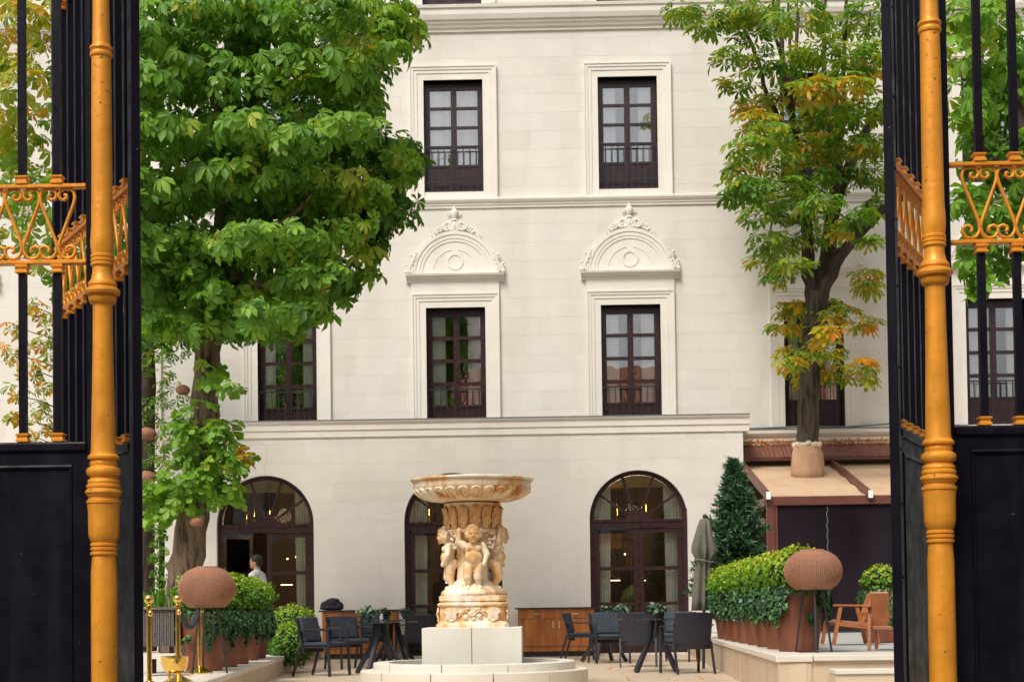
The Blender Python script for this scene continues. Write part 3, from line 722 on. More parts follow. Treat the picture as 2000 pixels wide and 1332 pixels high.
def leaf(label, n, f, mirror):
    d = f-n; L = d.length
    xs = [.135+i*.182 for i in range(int((L-.1)/.182))]
    return gate_panel('gate_leaf', label, 'gate', (n.x, n.y, 0), math.atan2(d.y, d.x), L, xs, [(.0, .078), (L-.02, .05)], True)
n = at(264, 700, YG); f = at(112, 700, 10.1); leaf('open left leaf of the black and gold gate, swung back', n, f, False)
n = at(1746, 700, YG-.12); f = at(1850, 700, 10.0); leaf('open right leaf of the black and gold gate, swung back', n, f, True)
def column(x, y, label, S):
    """turned gold column; profile read as (photo row, width in px at 350 px per metre)"""
    t = thing('gate_column', label, 'column', (x, y, 0), 0, 'gold gate columns')
    P = [(1332,51),(1250,51),(1120,50),(1092,46),(1086,45)]
    for yy in (1081, 1072, 1064): P += [(yy+4, 46), (yy+2.5, 52), (yy-1.5, 52), (yy-3.5, 46.5)]
    P += [(1058,50),(1050,56.5),(1042,59),(1020,59.5),(1000,60),(990,62),(985,62),(984,66),(979,66),(977,59),(972,58),(970,64),(967,66),(964,71),(960,70),(957,63),(954,62),(953,66),(949,65.5),(947,60),(944,60),(943,62),(939,60),(936,53),(933,52),(931,60),(927,65),(922,66.5),(917,64),(914,56),(912,51),(909,53),(905,53),(903,50.5),(900,51),(898,60),(894,61),(888,50),(880,47.5),(840,45.5),(760,42),(680,39),(605,37.5),(597,38),(594,47),(590,52),(583,54),(580,48),(578,50),(577,64),(572,68),(568,67),(565,60),(563,52),(561,52),(559,56),(555,55),(548,44),(535,39),(524,38),(521,42)]
    for yy in (518, 510, 502): P += [(yy+3, 41), (yy+2, 44.5), (yy-2, 44.5), (yy-3.5, 41)]
    P += [(494,42),(484,44.5),(472,45.5),(460,44),(440,41.5),(380,40.5),(250,39),(120,37.5),(111,37),(109,42),(105,44),(101,42),(99,38),(97,40),(94,44.5),(90,43.5),(87,36),(80,34),(0,31),(-120,29),(-260,27),(-264,34),(-272,36),(-280,30),(-300,33),(-312,28),(-330,10)]
    prof = [(w/2/350, EYE+(1200-yy)/350) for yy, w in P]
    prof = [(.12, 0), (.12, .35), (.085, .38), (.08, .5)] + [(p[0], p[1]) for p in prof if p[1] > .6]
    MB().lathe([(r, z) for r, z in prof], (x, y, 0), 40).build('shaft', M['gold'], t, True, angle=28)
    return t
column(XCL, YG-.10, 'turned gold column at the left side of the gateway', 1)
column(XCR, YG-.22, 'turned gold column at the right side of the gateway', 1)
# ------------------------------------------------------------------ leaves
def compound(n=6, L=.25, wid=.30, spread=125, droop=.5, fold=.25, seed=0, lob=False):
    """palmate leaf: leaflets round the end of the stalk, in the plane z = 0, middle leaflet along +x"""
    r = random.Random(seed); V = []; F = []
    for i in range(n):
        a = R(-spread+2*spread*i/(n-1)) + r.uniform(-.08, .08); c = 1-abs(i-(n-1)/2)/((n-1)/2)
        ln = L*(.62+.38*c)*r.uniform(.9, 1.1); w = ln*wid*r.uniform(.9, 1.1); tw = r.uniform(-.25, .25)
        b = len(V); d = droop*r.uniform(.7, 1.3)
        for t, ww in ((.02, .05), (.42, .55), (.78, 1.0), (1.0, 0.0)):
            for s in ((-1, 0, 1) if 0 < ww and t > .1 else (0,)):
                x = t*ln; y = s*w*ww/2; z = -d*t*t*ln*.6 + abs(s)*w*ww*fold + tw*y
                V.append((x*math.cos(a)-y*math.sin(a), x*math.sin(a)+y*math.cos(a), z))
        F += [(b, b+2, b+1), (b, b+3, b+2), (b+1, b+2, b+5, b+4), (b+2, b+3, b+6, b+5), (b+4, b+5, b+7), (b+5, b+6, b+7)]
    return np.array(V), F
def diamond(l=.03, w=.02):
    return np.array([(0, 0, 0), (l*.5, -w/2, .004), (l, 0, -.004), (l*.5, w/2, .004)]), [(0, 1, 2, 3)]
def ivyleaf(l=.055):
    return np.array([(0, 0, 0), (.1*l, -.5*l, .004), (.5*l, -.32*l, .0), (l, 0, -.006), (.5*l, .32*l, 0), (.1*l, .5*l, .004)]), [(0, 1, 2, 3), (0, 3, 4, 5)]
def frames(nrm, ax):
    nrm = nrm/np.linalg.norm(nrm, axis=1, keepdims=True)
    ax = ax-nrm*np.sum(ax*nrm, axis=1, keepdims=True); ax = ax/(np.linalg.norm(ax, axis=1, keepdims=True)+1e-9)
    return np.stack([ax, np.cross(nrm, ax), nrm], axis=2)
def leaf_mesh(name, tmpl, P, Rm, sc, tint, mat):
    """one mesh of many leaves; tint is stored per vertex"""
    vs, fs, tt = [], [], []; off = 0
    k = rng.integers(0, len(tmpl), len(P))
    for i, (V, F) in enumerate(tmpl):
        m = k == i
        if not m.any(): continue
        n = m.sum(); X = np.einsum('nij,vj->nvi', Rm[m], V)*sc[m][:, None, None] + P[m][:, None, :]
        vs.append(X.reshape(-1, 3)); tt.append(np.repeat(tint[m], len(V)))
        for f in F: fs.append((np.arange(n)*len(V)+off)[:, None]+np.array(f)[None, :])
        off += n*len(V)
    v = np.concatenate(vs); t = np.concatenate(tt); me = bpy.data.meshes.new(name)
    lens = np.concatenate([np.full(len(f), f.shape[1]) for f in fs]); idx = np.concatenate([f.ravel() for f in fs])
    me.vertices.add(len(v)); me.vertices.foreach_set('co', v.astype(np.float32).ravel())
    me.loops.add(len(idx)); me.loops.foreach_set('vertex_index', idx.astype(np.int32))
    me.polygons.add(len(lens)); st = np.concatenate([[0], np.cumsum(lens)[:-1]])
    me.polygons.foreach_set('loop_start', st.astype(np.int32)); me.polygons.foreach_set('loop_total', lens.astype(np.int32))
    me.update(calc_edges=True)
    a = me.attributes.new('tint', 'FLOAT', 'POINT'); a.data.foreach_set('value', t.astype(np.float32))
    me.materials.append(mat); me.shade_smooth(); return me
def link(name, me, parent=None, kind=None):
    o = bpy.data.objects.new(name, me); COL.objects.link(o)
    if parent: o.parent = parent
    ORG[o] = ORG.get(parent, Vector((0,0,0)))
    if kind: o['kind'] = kind
    return o
CHEST = [compound(seed=i, n=random.choice((5, 6, 7)), wid=.45, L=.235, spread=120, droop=random.uniform(.5, 1.6)) for i in range(8)]
CHESTB = [compound(seed=40+i, n=random.choice((5, 6, 7)), L=.2, wid=.36, droop=random.uniform(.3, .9)) for i in range(8)]
MAPLE = [compound(seed=80+i, n=5, L=.17, wid=.62, spread=105, droop=random.uniform(.2, .6), fold=.1) for i in range(8)]
def place_leaves(lobes, up=.75, out=.65, jit=.35, flat=1.0, cc=None, inner=.25):
    """lobes: (centre, (rx, ry, rz), leaves, base tint, tint spread). Leaves sit on the shells of the lobes, facing out and up."""
    PP, NN, AA, TT = [], [], [], []
    for c, r, n, t0, ts in lobes:
        d = rng.normal(size=(n, 3)); d /= np.linalg.norm(d, axis=1, keepdims=True)
        rad = np.where(rng.random(n) < inner, rng.uniform(.35, .85, n), rng.uniform(.86, 1.06, n))
        p = np.array(c)+d*np.array(r)*rad[:, None]; o = d*np.array((1, 1, flat))
        if cc is not None:
            q = p-np.array(cc); q /= np.linalg.norm(q, axis=1, keepdims=True)+1e-6; o = .55*o+.6*q
        nn = out*o+np.array((0, 0, up))+rng.normal(size=(n, 3))*jit
        aa = o*np.array((1, 1, .3))+np.array((0, 0, -.35))+rng.normal(size=(n, 3))*.35
        t = t0+rng.normal(size=n)*ts
        PP.append(p); NN.append(nn); AA.append(aa); TT.append(t)
    return np.concatenate(PP), np.concatenate(NN), np.concatenate(AA), np.clip(np.concatenate(TT), 0, 1)
def crown(tree, tmpl, mat, lobes, singles=300, size=(.8, 1.25), prefer=None, tmax=1.0, **kw):
    """crown part: the leaves that show largest are leaf objects of their own, the rest one mass"""
    P, Nn, A, T = place_leaves(lobes, **kw); n = len(P); T = np.minimum(T, tmax); S = rng.uniform(size[0], size[1], n); Fm = frames(Nn, A); org = np.array(ORG[tree])
    key = P[:, 1] - .4*np.abs(P[:, 2]-5) if prefer is None else prefer(P)
    front = np.argsort(P[:, 1]+rng.normal(size=n)*.25)[:singles*3]
    pr = np.array([proj(p) for p in P[front]]).reshape(-1, 2); vis = (pr[:, 0] > 282) & (pr[:, 0] < 1728) & (pr[:, 1] > 5) & (pr[:, 1] < 1325)
    front = front[vis][:singles]; mask = np.ones(n, bool); mask[front] = False
    cr = link('crown', leaf_mesh('crown', tmpl, P[mask]-org, Fm[mask], S[mask], T[mask], mat), tree, 'stuff')
    bank = {}
    for i in front:
        b = (int(rng.integers(0, len(tmpl))), int(round(T[i]*9)))
        if b not in bank:
            V, F = tmpl[b[0]]; bank[b] = leaf_mesh('leaf', [(V, F)], np.zeros((1, 3)), np.eye(3)[None], np.ones(1), np.array([b[1]/9]), mat)
        o = bpy.data.objects.new('leaf', bank[b]); COL.objects.link(o); o.parent = cr
        o.matrix_local = Matrix.Translation(Vector(P[i]-org)) @ Matrix(Fm[i].tolist()).to_4x4() @ Matrix.Scale(S[i], 4)
    return cr, P
CI = CAMR.transposed()
def proj(p):
    q = CI @ (Vector(p)-Vector((0, 0, EYE))); return 1000+FPX*q.x/-q.z, 666+SHIFT-FPX*q.y/-q.z
def wobble(path, k=4, amp=.05):
    out = []; P = [Vector(p) for p in path]
    for i in range(len(P)-1):
        for j in range(k): out.append(P[i].lerp(P[i+1], j/k)+(Vector((random.gauss(0, amp), random.gauss(0, amp), 0)) if j else Vector()))
    return out+[P[-1]]
def limb(tree, name, pts, r0, r1, mat, n=12, amp=.03, parent=None):
    p = wobble(pts, 4, amp); m = len(p); rr = [r0+(r1-r0)*i/(m-1) for i in range(m)]
    mb = MB().tube(p, rr, n)
    for i, v in enumerate(mb.v):                        # buttressed, knotty bark
        q = p[i//n]; d = Vector(v)-q; k = 1+.09*math.sin((i % n)*2.3+i//n*.35)+random.uniform(-.04, .04); mb.v[i] = tuple(q+d*k)
    return mb.build(name, mat, parent or tree, True, angle=180)
def lobe(px, py, Y, rpx, n, t0=.38, ts=.13, ry=None, rz=None):
    c = at(px, py, Y); s = Y/FPX; r = rpx*s
    return (tuple(c), (r, ry or r, (rz*s if rz else r*.85)), n, t0, ts)
# --- big chestnut on the left
YT = 23.0; TL = .96
tb = atz(358, 1190, TL); tb = at(352, 1200, YT)
T1 = thing('chestnut_tree', 'big dense green chestnut tree left of the facade, its trunk behind planters', 'tree', (tb.x, YT, TL))
tp = [at(x, y, YT) for x, y in ((350, 1215), (360, 1150), (370, 1060), (385, 960), (396, 860), (402, 760), (412, 660), (425, 560), (440, 420), (450, 250), (455, 60))]
tp[0].z = TL
limb(T1, 'trunk', tp, .27, .12, M['bark1'], 18, .015)
for a, b, c in (((418, 600), (500, 480), (610, 380)), ((420, 580), (330, 470), (250, 380)), ((440, 420), (560, 300), (680, 220)), ((440, 400), (340, 260), (260, 160)), ((450, 250), (580, 120), (720, 60)), ((450, 250), (360, 100), (300, 0)), ((425, 560), (520, 560), (600, 520))):
    dy = random.uniform(-1.2, .6); limb(T1, 'branch', [at(*a, YT), at(*b, YT+dy*.5), at(*c, YT+dy)], .1, .02, M['bark1'], 8)
lb = []
spots = [(330,40,95),(430,20,90),(540,40,95),(640,20,85),(730,30,75),(300,150,85),(390,130,85),(480,160,85),(570,130,85),(660,140,80),(725,110,55),
         (310,260,90),(400,250,80),(490,270,90),(580,240,85),(670,250,80),(720,215,40),(740,310,60),(790,300,36),(300,370,90),(390,360,85),(480,380,85),(570,360,85),(660,360,80),(735,380,55),
         (320,470,85),(400,480,80),(490,480,80),(580,470,80),(660,450,70),(710,440,45),(300,560,70),(370,580,75),(450,590,75),(530,570,75),(590,555,58),(640,530,44),(715,490,26),
         (310,620,45),(400,630,48),(480,635,45),(550,615,45),(600,595,32),(230,90,90),(210,230,90),(220,380,90),(230,520,75),(800,70,34),(770,330,40)]
for x, y, r in spots:
    edge = (x > 690 or y > 600); lb.append(lobe(x, y, YT+random.uniform(-1.9, -.3)+(.9 if edge else 0), r*random.uniform(.85, 1.1), int(36*(r/80)**2)+6, .40+(.12 if x > 650 else .05 if x > 590 else 0)+random.uniform(-.06, .06), .11, rz=r*.42))
    lb.append(lobe(x+random.uniform(-25, 25), y+random.uniform(-45, 45), YT+random.uniform(-2.0, .2)+(.9 if edge else 0), r*random.uniform(.6, .95), int(32*(r/80)**2)+6, .38+(.12 if x > 650 else .05 if x > 590 else 0)+random.uniform(-.08, .06), .12, rz=r*.32))
for x, y, r in spots[::2]: lb.append(lobe(x+random.uniform(-30, 30), y+random.uniform(-30, 30), YT+random.uniform(.3, 1.8), r*1.1, 75, .24, .1))  # back leaves tinted dark, painting the shade inside the crown
for x, y, r in spots[1::2]: lb.append(lobe(x+random.uniform(-30, 30), y+random.uniform(-30, 30), YT+random.uniform(-.4, .8), r*1.0, 48, .28, .1))  # middle layer, its dark tint also stands in for inner shade
for x in range(300, 600, 34): lb.append(lobe(x, 640-abs(x-430)*.08+random.uniform(-8, 8), YT+random.uniform(-1.2, .6), 40, 16, .34, .1))
cc = at(480, 330, YT)
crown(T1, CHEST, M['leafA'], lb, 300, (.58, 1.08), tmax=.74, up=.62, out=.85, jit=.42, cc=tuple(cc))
sp = [(405,730,26,10),(455,760,22,9),(395,825,45,34),(440,850,36,24),(360,850,36,22),(405,890,50,40),(445,905,38,26),(360,930,42,26),(400,950,48,36),(440,955,34,24),(320,960,36,26),(310,1000,30,20),(350,990,32,18),(470,900,22,8),(300,960,28,14)]
lb = [lobe(x, y, YT-.45, r, n, .44, .08, ry=.35) for x, y, r, n in sp] + [lobe(480, 895, YT-.5, 16, 6, .9, .08, ry=.1)]
P, Nn, A, T = place_leaves(lb, up=.55, out=.6, jit=.4)
P[:, 1] -= .12
link('trunk_sprouts', leaf_mesh('trunk_sprouts', MAPLE, P-np.array(ORG[T1]), frames(Nn, A), rng.uniform(.85, 1.3, len(P)), T, M['leafA']), T1, 'stuff')
# --- tree behind it, over the left railing
YT2 = 26.5; b2 = at(287, 1100, YT2)
T2 = thing('background_tree', 'darker tree behind the left gate, its leaves yellowing above the railing', 'tree', (b2.x, YT2, TL))
limb(T2, 'trunk', [(b2.x, YT2, TL), at(286, 850, YT2), at(285, 660, YT2), at(270, 480, YT2), at(220, 250, YT2), at(160, 60, YT2)], .17, .05, M['bark2'], 10)
lb = []
for x, y, r, t in ((20,60,75,.62),(90,40,75,.6),(150,120,75,.55),(30,170,70,.6),(100,190,75,.5),(10,270,65,.5),(80,290,75,.42),(150,260,75,.4),(30,370,75,.36),(110,400,85,.36),(160,360,70,.36),(20,460,55,.36),(90,500,55,.38),(150,490,70,.36),(-50,120,80,.5),(-50,300,80,.4),(110,560,28,.4)):
    lb.append(lobe(x, y, YT2+random.uniform(-1, 1), r, int(40*(r/75)**2), t, .12))
crown(T2, CHEST, M['leafB'], lb, 0, (.75, 1.15), up=.6, out=.7)
lb = [lobe(x, y, YT2-.2, r, n, .22, .12, ry=.4) for x, y, r, n in ((310,640,38,26),(340,690,30,20),(300,720,36,26),(330,770,34,24),(300,800,34,26),(315,860,30,22),(300,905,28,18),(295,680,40,24))]
P, Nn, A, T = place_leaves(lb, up=.5, out=.6, jit=.5)
link('low_foliage', leaf_mesh('low_foliage', CHESTB, P-np.array(ORG[T2]), frames(Nn, A), rng.uniform(.5, .8, len(P)), T, M['leafB']), T2, 'stuff')
# --- thin tree whose sprays show between the railing bars
YT3 = 24.0; b3 = at(150, 1100, YT3)
T3 = thing('young_tree', 'thin young tree with browning sprays between the left railing bars', 'tree', (b3.x, YT3, TL))
limb(T3, 'trunk', [(b3.x, YT3, TL), at(150, 900, YT3), at(140, 700, YT3), at(120, 560, YT3)], .07, .02, M['bark2'], 8)
lb = []
for x, y, r in ((70,600,26),(100,620,28),(30,640,22),(80,670,30),(20,690,24),(60,720,26),(100,700,30),(95,760,24),(30,770,26),(75,800,26),(100,830,28),(35,815,20),(60,850,18)):
    limb(T3, 'branch', [at(140, y+40, YT3), at((x+140)/2, y+15, YT3), at(x, y, YT3)], .016, .005, M['bark2'], 5, .01)
    lb.append(lobe(x, y, YT3, r, 13, .58, .2, ry=.2))
crown(T3, CHESTB, M['leafB'], lb, 0, (.55, .95), up=.5, out=.6, inner=.5)
# --- tall chestnut on the right, growing up through the awning
YR = 29.2; TR = 1.13; b4 = at(1578, 1150, YR)
T4 = thing('chestnut_tree', 'tall forked chestnut tree with browning leaves rising through the tan awning', 'tree', (b4.x, YR, TR))
limb(T4, 'trunk', [(b4.x, YR, TR), at(1577, 920, YR), at(1578, 800, YR), at(1583, 700, YR), at(1590, 620, YR), at(1596, 570, YR)], .205, .18, M['bark3'], 16, .008)
for pts, r0, r1 in (([(1590,650),(1588,590),(1578,520),(1575,440),(1572,370),(1560,300),(1545,220),(1530,130),(1520,0)], .15, .04), ([(1588,660),(1598,590),(1615,520),(1622,440),(1640,370),(1665,310),(1690,260),(1720,200)], .205, .06),
                    ([(1592,640),(1606,570),(1640,500),(1680,455),(1730,405),(1790,370)], .14, .07), ([(1572,370),(1620,310),(1660,220),(1680,130),(1700,20)], .06, .025), ([(1625,430),(1640,330),(1645,240),(1650,120),(1655,-20)], .08, .03),
                    ([(1560,300),(1500,190),(1470,90),(1420,0)], .055, .025), ([(1545,220),(1555,100),(1560,-20)], .045, .025), ([(1530,130),(1515,60),(1512,-20)], .04, .02), ([(1640,370),(1610,200),(1608,60),(1612,-20)], .06, .025), ([(1690,260),(1715,300),(1712,320)], .06, .03), ([(1550,250),(1545,120),(1540,-10)], .04, .02)):
    dy = random.uniform(-.5, .5); limb(T4, 'branch', [at(x, y, YR+dy*i/len(pts)) for i, (x, y) in enumerate(pts)], r0, r1, M['bark2'], 10, .02)
lb = []
def sprays(L, t0, n=26, ts=.13, sz=1.0):
    for x, y, r in L: lb.append(lobe(x, y, YR+random.uniform(-2.2, .5), r*sz, int(n*1.4*(r/50)**1.5)+8, t0-.04+random.uniform(-.07, .08), ts, rz=r*.5*sz))
sprays([(1330,20,34),(1380,45,40),(1430,20,45),(1420,110,34),(1445,160,34),(1470,60,50),(1500,120,44),(1480,15,50),(1560,30,55),(1600,90,45),(1650,50,50),(1700,30,50),(1690,110,50),(1560,120,40),(1640,140,44),(1720,90,40)], .42, 24)
sprays([(1480,205,40),(1530,190,46),(1590,175,44),(1650,165,44),(1700,150,46),(1475,240,40)], .60, 30, .16)
sprays([(1500,265,46),(1560,240,50),(1620,225,50),(1680,215,50),(1460,285,38),(1520,310,50),(1590,290,55),(1650,280,50),(1700,280,40),(1450,330,30)], .46, 32, .15)
sprays([(1470,370,44),(1530,370,50),(1590,350,50),(1640,350,40),(1440,372,34),(1490,420,40),(1550,410,45),(1600,400,40),(1700,340,40),(1680,420,30),(1720,400,34)], .36, 30)
sprays([(1500,470,34),(1490,505,30),(1540,470,36),(1550,515,32),(1520,540,26),(1640,440,30),(1600,460,34),(1700,470,22)], .40, 22)
sprays([(1545,600,32),(1600,600,36),(1640,610,30),(1690,540,30),(1700,560,24),(1530,640,28),(1580,640,40),(1620,650,34),(1690,630,30),(1560,690,36),(1610,690,40),(1580,725,40),(1640,730,34),(1680,710,28),(1690,735,22),(1540,710,24)], .60, 18, .17)
crown(T4, CHESTB, M['leafB'], lb, 300, (.85, 1.3), up=1.1, out=.4, jit=.3)
wr = MB(); a = at(1577, 926, YR); zz = at(1577, 872, YR).z
wr.lathe([(.31, a.z-.12), (.305, a.z+.06), (.30, a.z+.2), (.28, zz-.12), (.255, zz-.05), (.265, zz)], (a.x, YR, 0), 40, mod=lambda t, z, i: 1+.05*math.sin(7*t+i*.9)+.03*math.sin(13*t-i*1.3))
wr.build('trunk_wrap', M['wrap'], T4, True, angle=180)
fo = MB()
for k in range(46):
    t = 2*math.pi*k/46; fo.ball((a.x+.245*math.cos(t), YR+.245*math.sin(t), zz+.02+random.uniform(-.02, .03)), random.uniform(.03, .05), 6, 4)
fo.build('wrap_foam', M['foam'], T4, True)
# --- tree beyond the right railing
YT5 = 21.0; b5 = at(2030, 1100, YT5)
T5 = thing('background_tree', 'broad green tree hanging over the right railing at the picture edge', 'tree', (b5.x, YT5, TR))
limb(T5, 'trunk', [(b5.x, YT5, TR), at(2035, 700, YT5), at(2020, 400, YT5), at(1980, 150, YT5)], .2, .07, M['bark2'], 10)
limb(T5, 'branch', [at(2020, 400, YT5), at(1960, 330, YT5), at(1890, 250, YT5)], .08, .02, M['bark2'], 8)
lb = [lobe(x, y, YT5+random.uniform(-.8, .8), r, int(38*(r/70)**2)+5, t, .11) for x, y, r, t in ((1890,40,60,.5),(1950,30,75,.46),(1900,120,55,.52),(1970,130,75,.4),(1890,200,50,.45),(1950,220,70,.38),(2010,200,75,.36),(1900,290,50,.4),(1960,310,70,.36),(2010,330,80,.34),(1890,400,40,.42),(1940,410,60,.36),(1990,440,65,.34),(1910,480,38,.4),(1960,500,40,.36),(1900,530,26,.4),(1915,560,16,.4),(2060,100,80,.4),(2070,300,80,.36))]
crown(T5, CHEST, M['leafA'], lb, 0, (.75, 1.15), up=.6, out=.7)
# ------------------------------------------------------------------ clipped and trailing plants
DIA = [diamond(.045, .028), diamond(.038, .026), diamond(.05, .03)]
IVY = [ivyleaf(.046), ivyleaf(.038), ivyleaf(.052)]
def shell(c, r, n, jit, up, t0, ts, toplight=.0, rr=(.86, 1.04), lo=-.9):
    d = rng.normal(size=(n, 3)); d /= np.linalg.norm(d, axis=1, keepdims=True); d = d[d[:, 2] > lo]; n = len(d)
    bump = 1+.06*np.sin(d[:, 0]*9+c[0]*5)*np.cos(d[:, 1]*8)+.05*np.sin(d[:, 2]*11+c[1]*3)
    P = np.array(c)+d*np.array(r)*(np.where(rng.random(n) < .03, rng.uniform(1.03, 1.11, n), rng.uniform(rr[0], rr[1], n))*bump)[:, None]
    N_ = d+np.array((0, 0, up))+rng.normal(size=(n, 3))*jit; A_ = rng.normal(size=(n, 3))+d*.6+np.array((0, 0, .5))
    return P, N_, A_, np.clip(t0+toplight*d[:, 2]+rng.normal(size=n)*ts, 0, 1)  # leaves facing up tinted lighter: light from above put into the colour
def bush(name, label, cat, base, balls, tm, mat, group=None, jit=.55, up=.3, t0=.45, ts=.14, top=.2, dens=5200, size=(.8, 1.3), core=None, lo=-.9, rr=(.86, 1.04)):
    t = thing(name, label, cat, base, 0, group); PP = [[], [], [], []]
    co = MB()
    for c, r in balls:
        n = int(dens*(r[0]*r[1]+r[0]*r[2]+r[1]*r[2])/3*4)
        for a, b in zip(PP, shell(c, r, n, jit, up, t0, ts, top, rr, lo)): a.append(b)
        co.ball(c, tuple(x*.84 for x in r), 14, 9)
    P, N_, A_, T = [np.concatenate(x) for x in PP]
    link('foliage', leaf_mesh('foliage', tm, P-np.array(base), frames(N_, A_), rng.uniform(size[0], size[1], len(P)), T, mat), t, 'stuff')
    co.build('inner_twigs', core or M['twigs'], t, True); return t
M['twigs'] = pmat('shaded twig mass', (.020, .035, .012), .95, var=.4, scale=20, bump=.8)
# ------------------------------------------------------------------ terraces with their low walls and steps
def strip(a, b, w, z0, z1):                      # slab standing on the line a-b (front face on it), thickness w to its left side
    a = Vector((a[0], a[1])); b = Vector((b[0], b[1])); d = (b-a).normalized(); n = Vector((-d.y, d.x))
    q = [a, b, b+n*w, a+n*w]
    return [(p.x, p.y, z0) for p in q]+[(p.x, p.y, z1) for p in q], [(0,1,2,3), (4,5,6,7), (0,1,5,4), (1,2,6,5), (2,3,7,6), (3,0,4,7)]
LA, LB = atz(405, 1328, TL), atz(605, 1264, TL)
dL = (LB-LA); LN = LA-dL*(2.2/dL.length); LF = LA+dL*((YB-.02-LA.y)/dL.y)
m = MB().add([(-16, LN.y, 0), (LN.x-.3, LN.y, 0), (LF.x-.3, LF.y, 0), (-16, LF.y, 0), (-16, LN.y, TL-.02), (LN.x-.3, LN.y, TL-.02), (LF.x-.3, LF.y, TL-.02), (-16, LF.y, TL-.02)], [(0,1,2,3), (4,5,6,7), (0,1,5,4), (1,2,6,5), (2,3,7,6), (3,0,4,7)])
tag(m.build('left_terrace', M['coping']), kind='structure')
def low_wall(label, A, B, z1, side):
    t = thing('low_wall', label, 'wall', (A.x, A.y, FL)); L = (B-A).length; n = int(L/1.0); d = (B-A)/n
    for i in range(n):
        a, b = A+d*i+d*.004, A+d*(i+1)-d*.004
        if side < 0: a, b = b, a
        MB().add(*strip(a, b, .26, FL-.2, z1-.062)).build('wall_slab', M['terrwall'], t)
        a2, b2 = A+d*i, A+d*(i+1)-d*.005
        o = Vector((d.y, -d.x, 0)).normalized()*.02*side
        a2, b2 = a2+o, b2+o
        if side < 0: a2, b2 = b2, a2
        bevel(MB().add(*strip(a2, b2, .34, z1-.058, z1+.003)).build('coping_stone', M['coping'], t), .006, 1)
    return t
low_wall('low travertine wall below the planters on the left of the courtyard', Vector((LN.x, LN.y, 0)), Vector((LF.x, LF.y, 0)), TL, 1)
RA, RB = atz(1507, 1276, TR), atz(1396, 1247, TR); dR = RB-RA; RC = atz(1520, 1281, TR)
RF = RA+dR*((YB-.02-RA.y)/dR.y)
low_wall('low travertine wall below the planters on the right of the courtyard', Vector((RC.x, RC.y, 0)), Vector((RF.x, RF.y, 0)), TR, -1)
m = MB().add([(RC.x+.3, RC.y+.35, 0), (16, RC.y+.35, 0), (16, YW-.01, 0), (RF.x+.3, YW-.01, 0), (RC.x+.3, RC.y+.35, TR-.01), (16, RC.y+.35, TR-.01), (16, YW-.01, TR-.01), (RF.x+.3, YW-.01, TR-.01)], [(0,1,2,3), (4,5,6,7), (0,1,5,4), (1,2,6,5), (2,3,7,6), (3,0,4,7)])
tag(m.build('right_terrace', M['gravel']), kind='structure')
# end of the right wall and the steps up to the terrace
t = thing('low_wall', 'travertine end block of the right wall under the wicker lamp, beside the steps', 'wall', (RC.x, RC.y, FL))
ex = atz(1601, 1283, TR)
MB().box(RC.x+.005, ex.x, RC.y, RC.y+.345, FL-.3, TR-.062).build('wall_slab', M['terrwall'], t)
bevel(MB().box(RC.x-.0, ex.x+.01, RC.y-.02, RC.y+.36, TR-.058, TR+.004).build('coping_stone', M['coping'], t), .006, 1)
MB().box(ex.x+.001, 9, RC.y+.02, RC.y+.348, FL-.3, TR-.051).build('riser_slab', M['terrwall'], t)
t = thing('stone_steps', 'pale stone steps leading up to the right terrace beside the wooden chairs', 'steps', (ex.x, RC.y, FL))
for k, (px, py) in enumerate(((1556, 1292), (1508, 1315))):
    z = TR-.16*(k+1)+.04; q = atz(px, py, z); nx = max(RC.x+.02, q.x)
    y0 = RC.y-.42*(k+1)+.1; xs = [q.x if k else q.x, 7]
    for i in range(4):
        a = xs[0]+i*1.25; MB().box(a+.003, a+1.245, y0, RC.y-.025 if k == 0 else y0+.44, .02, z-.045).build('riser_slab', M['terrwall'], t)
        bevel(MB().box(a+.001, a+1.248, y0-.02, RC.y-.024 if k == 0 else y0+.415, z-.042, z).build('tread_slab', M['coping'], t), .005, 1)
tag(bevel(MB().box(ex.x+.02, 9, RC.y-.02, RC.y+.9, TR-.05, TR+.004).build('terrace_edge_slab', M['coping']), .006, 1), kind='structure')
# ------------------------------------------------------------------ fountain
YF = 17.6; fc = at(926, 1260, YF); fx_ = fc.x; S = YF/FPX
F = thing('fountain', 'rust stained marble fountain with cherubs carrying a scalloped bowl on a pale plinth', 'fountain', (fx_, YF, FL))
def zf(py): return at(926, py, YF).z
for r, r0, z1, n in ((1.30, 1.13, FL+.225, 12), (1.155, .98, FL+.315, 10)):       # two kerb rings of curved stones
    for k in range(n):
        a0 = 2*math.pi*k/n+.004+(.2 if n == 12 else .05); a1 = a0+2*math.pi/n-.010; v = []; f = []; q = 8
        for i in range(q+1):
            a = a0+(a1-a0)*i/q
            for rr, z in ((r0, FL-.02), (r, FL-.02), (r, z1-.008), (r-.008, z1), (r0, z1)): v.append((fx_+rr*math.cos(a), YF+rr*math.sin(a), z))
        for i in range(q):
            for j in range(5): f.append((i*5+j, i*5+(j+1) % 5, i*5+5+(j+1) % 5, i*5+5+j))
        f += [(4,3,2,1,0), tuple(q*5+j for j in range(5))]
        MB().add(v, f).build('kerb_stone', M['marble'] if n == 10 else M['coping'], F)
MB().lathe([(1.0, FL+.2), (1.0, FL+.262)], (fx_, YF, 0), 40).build('water', M['water'], F)
pz = zf(1224); hw = .555
bevel(MB().box(fx_-hw, fx_-.003, YF-hw, YF+hw, FL, pz).build('plinth_block', M['marble'], F), .006, 1)
bevel(MB().box(fx_+.003, fx_+hw, YF-hw, YF+hw, FL, pz).build('plinth_block', M['marble'], F), .006, 1)
def octa(r, c): return [(-r+c,-r),(r-c,-r),(r,-r+c),(r,r-c),(r-c,r),(-r+c,r),(-r,r-c),(-r,-r+c)]
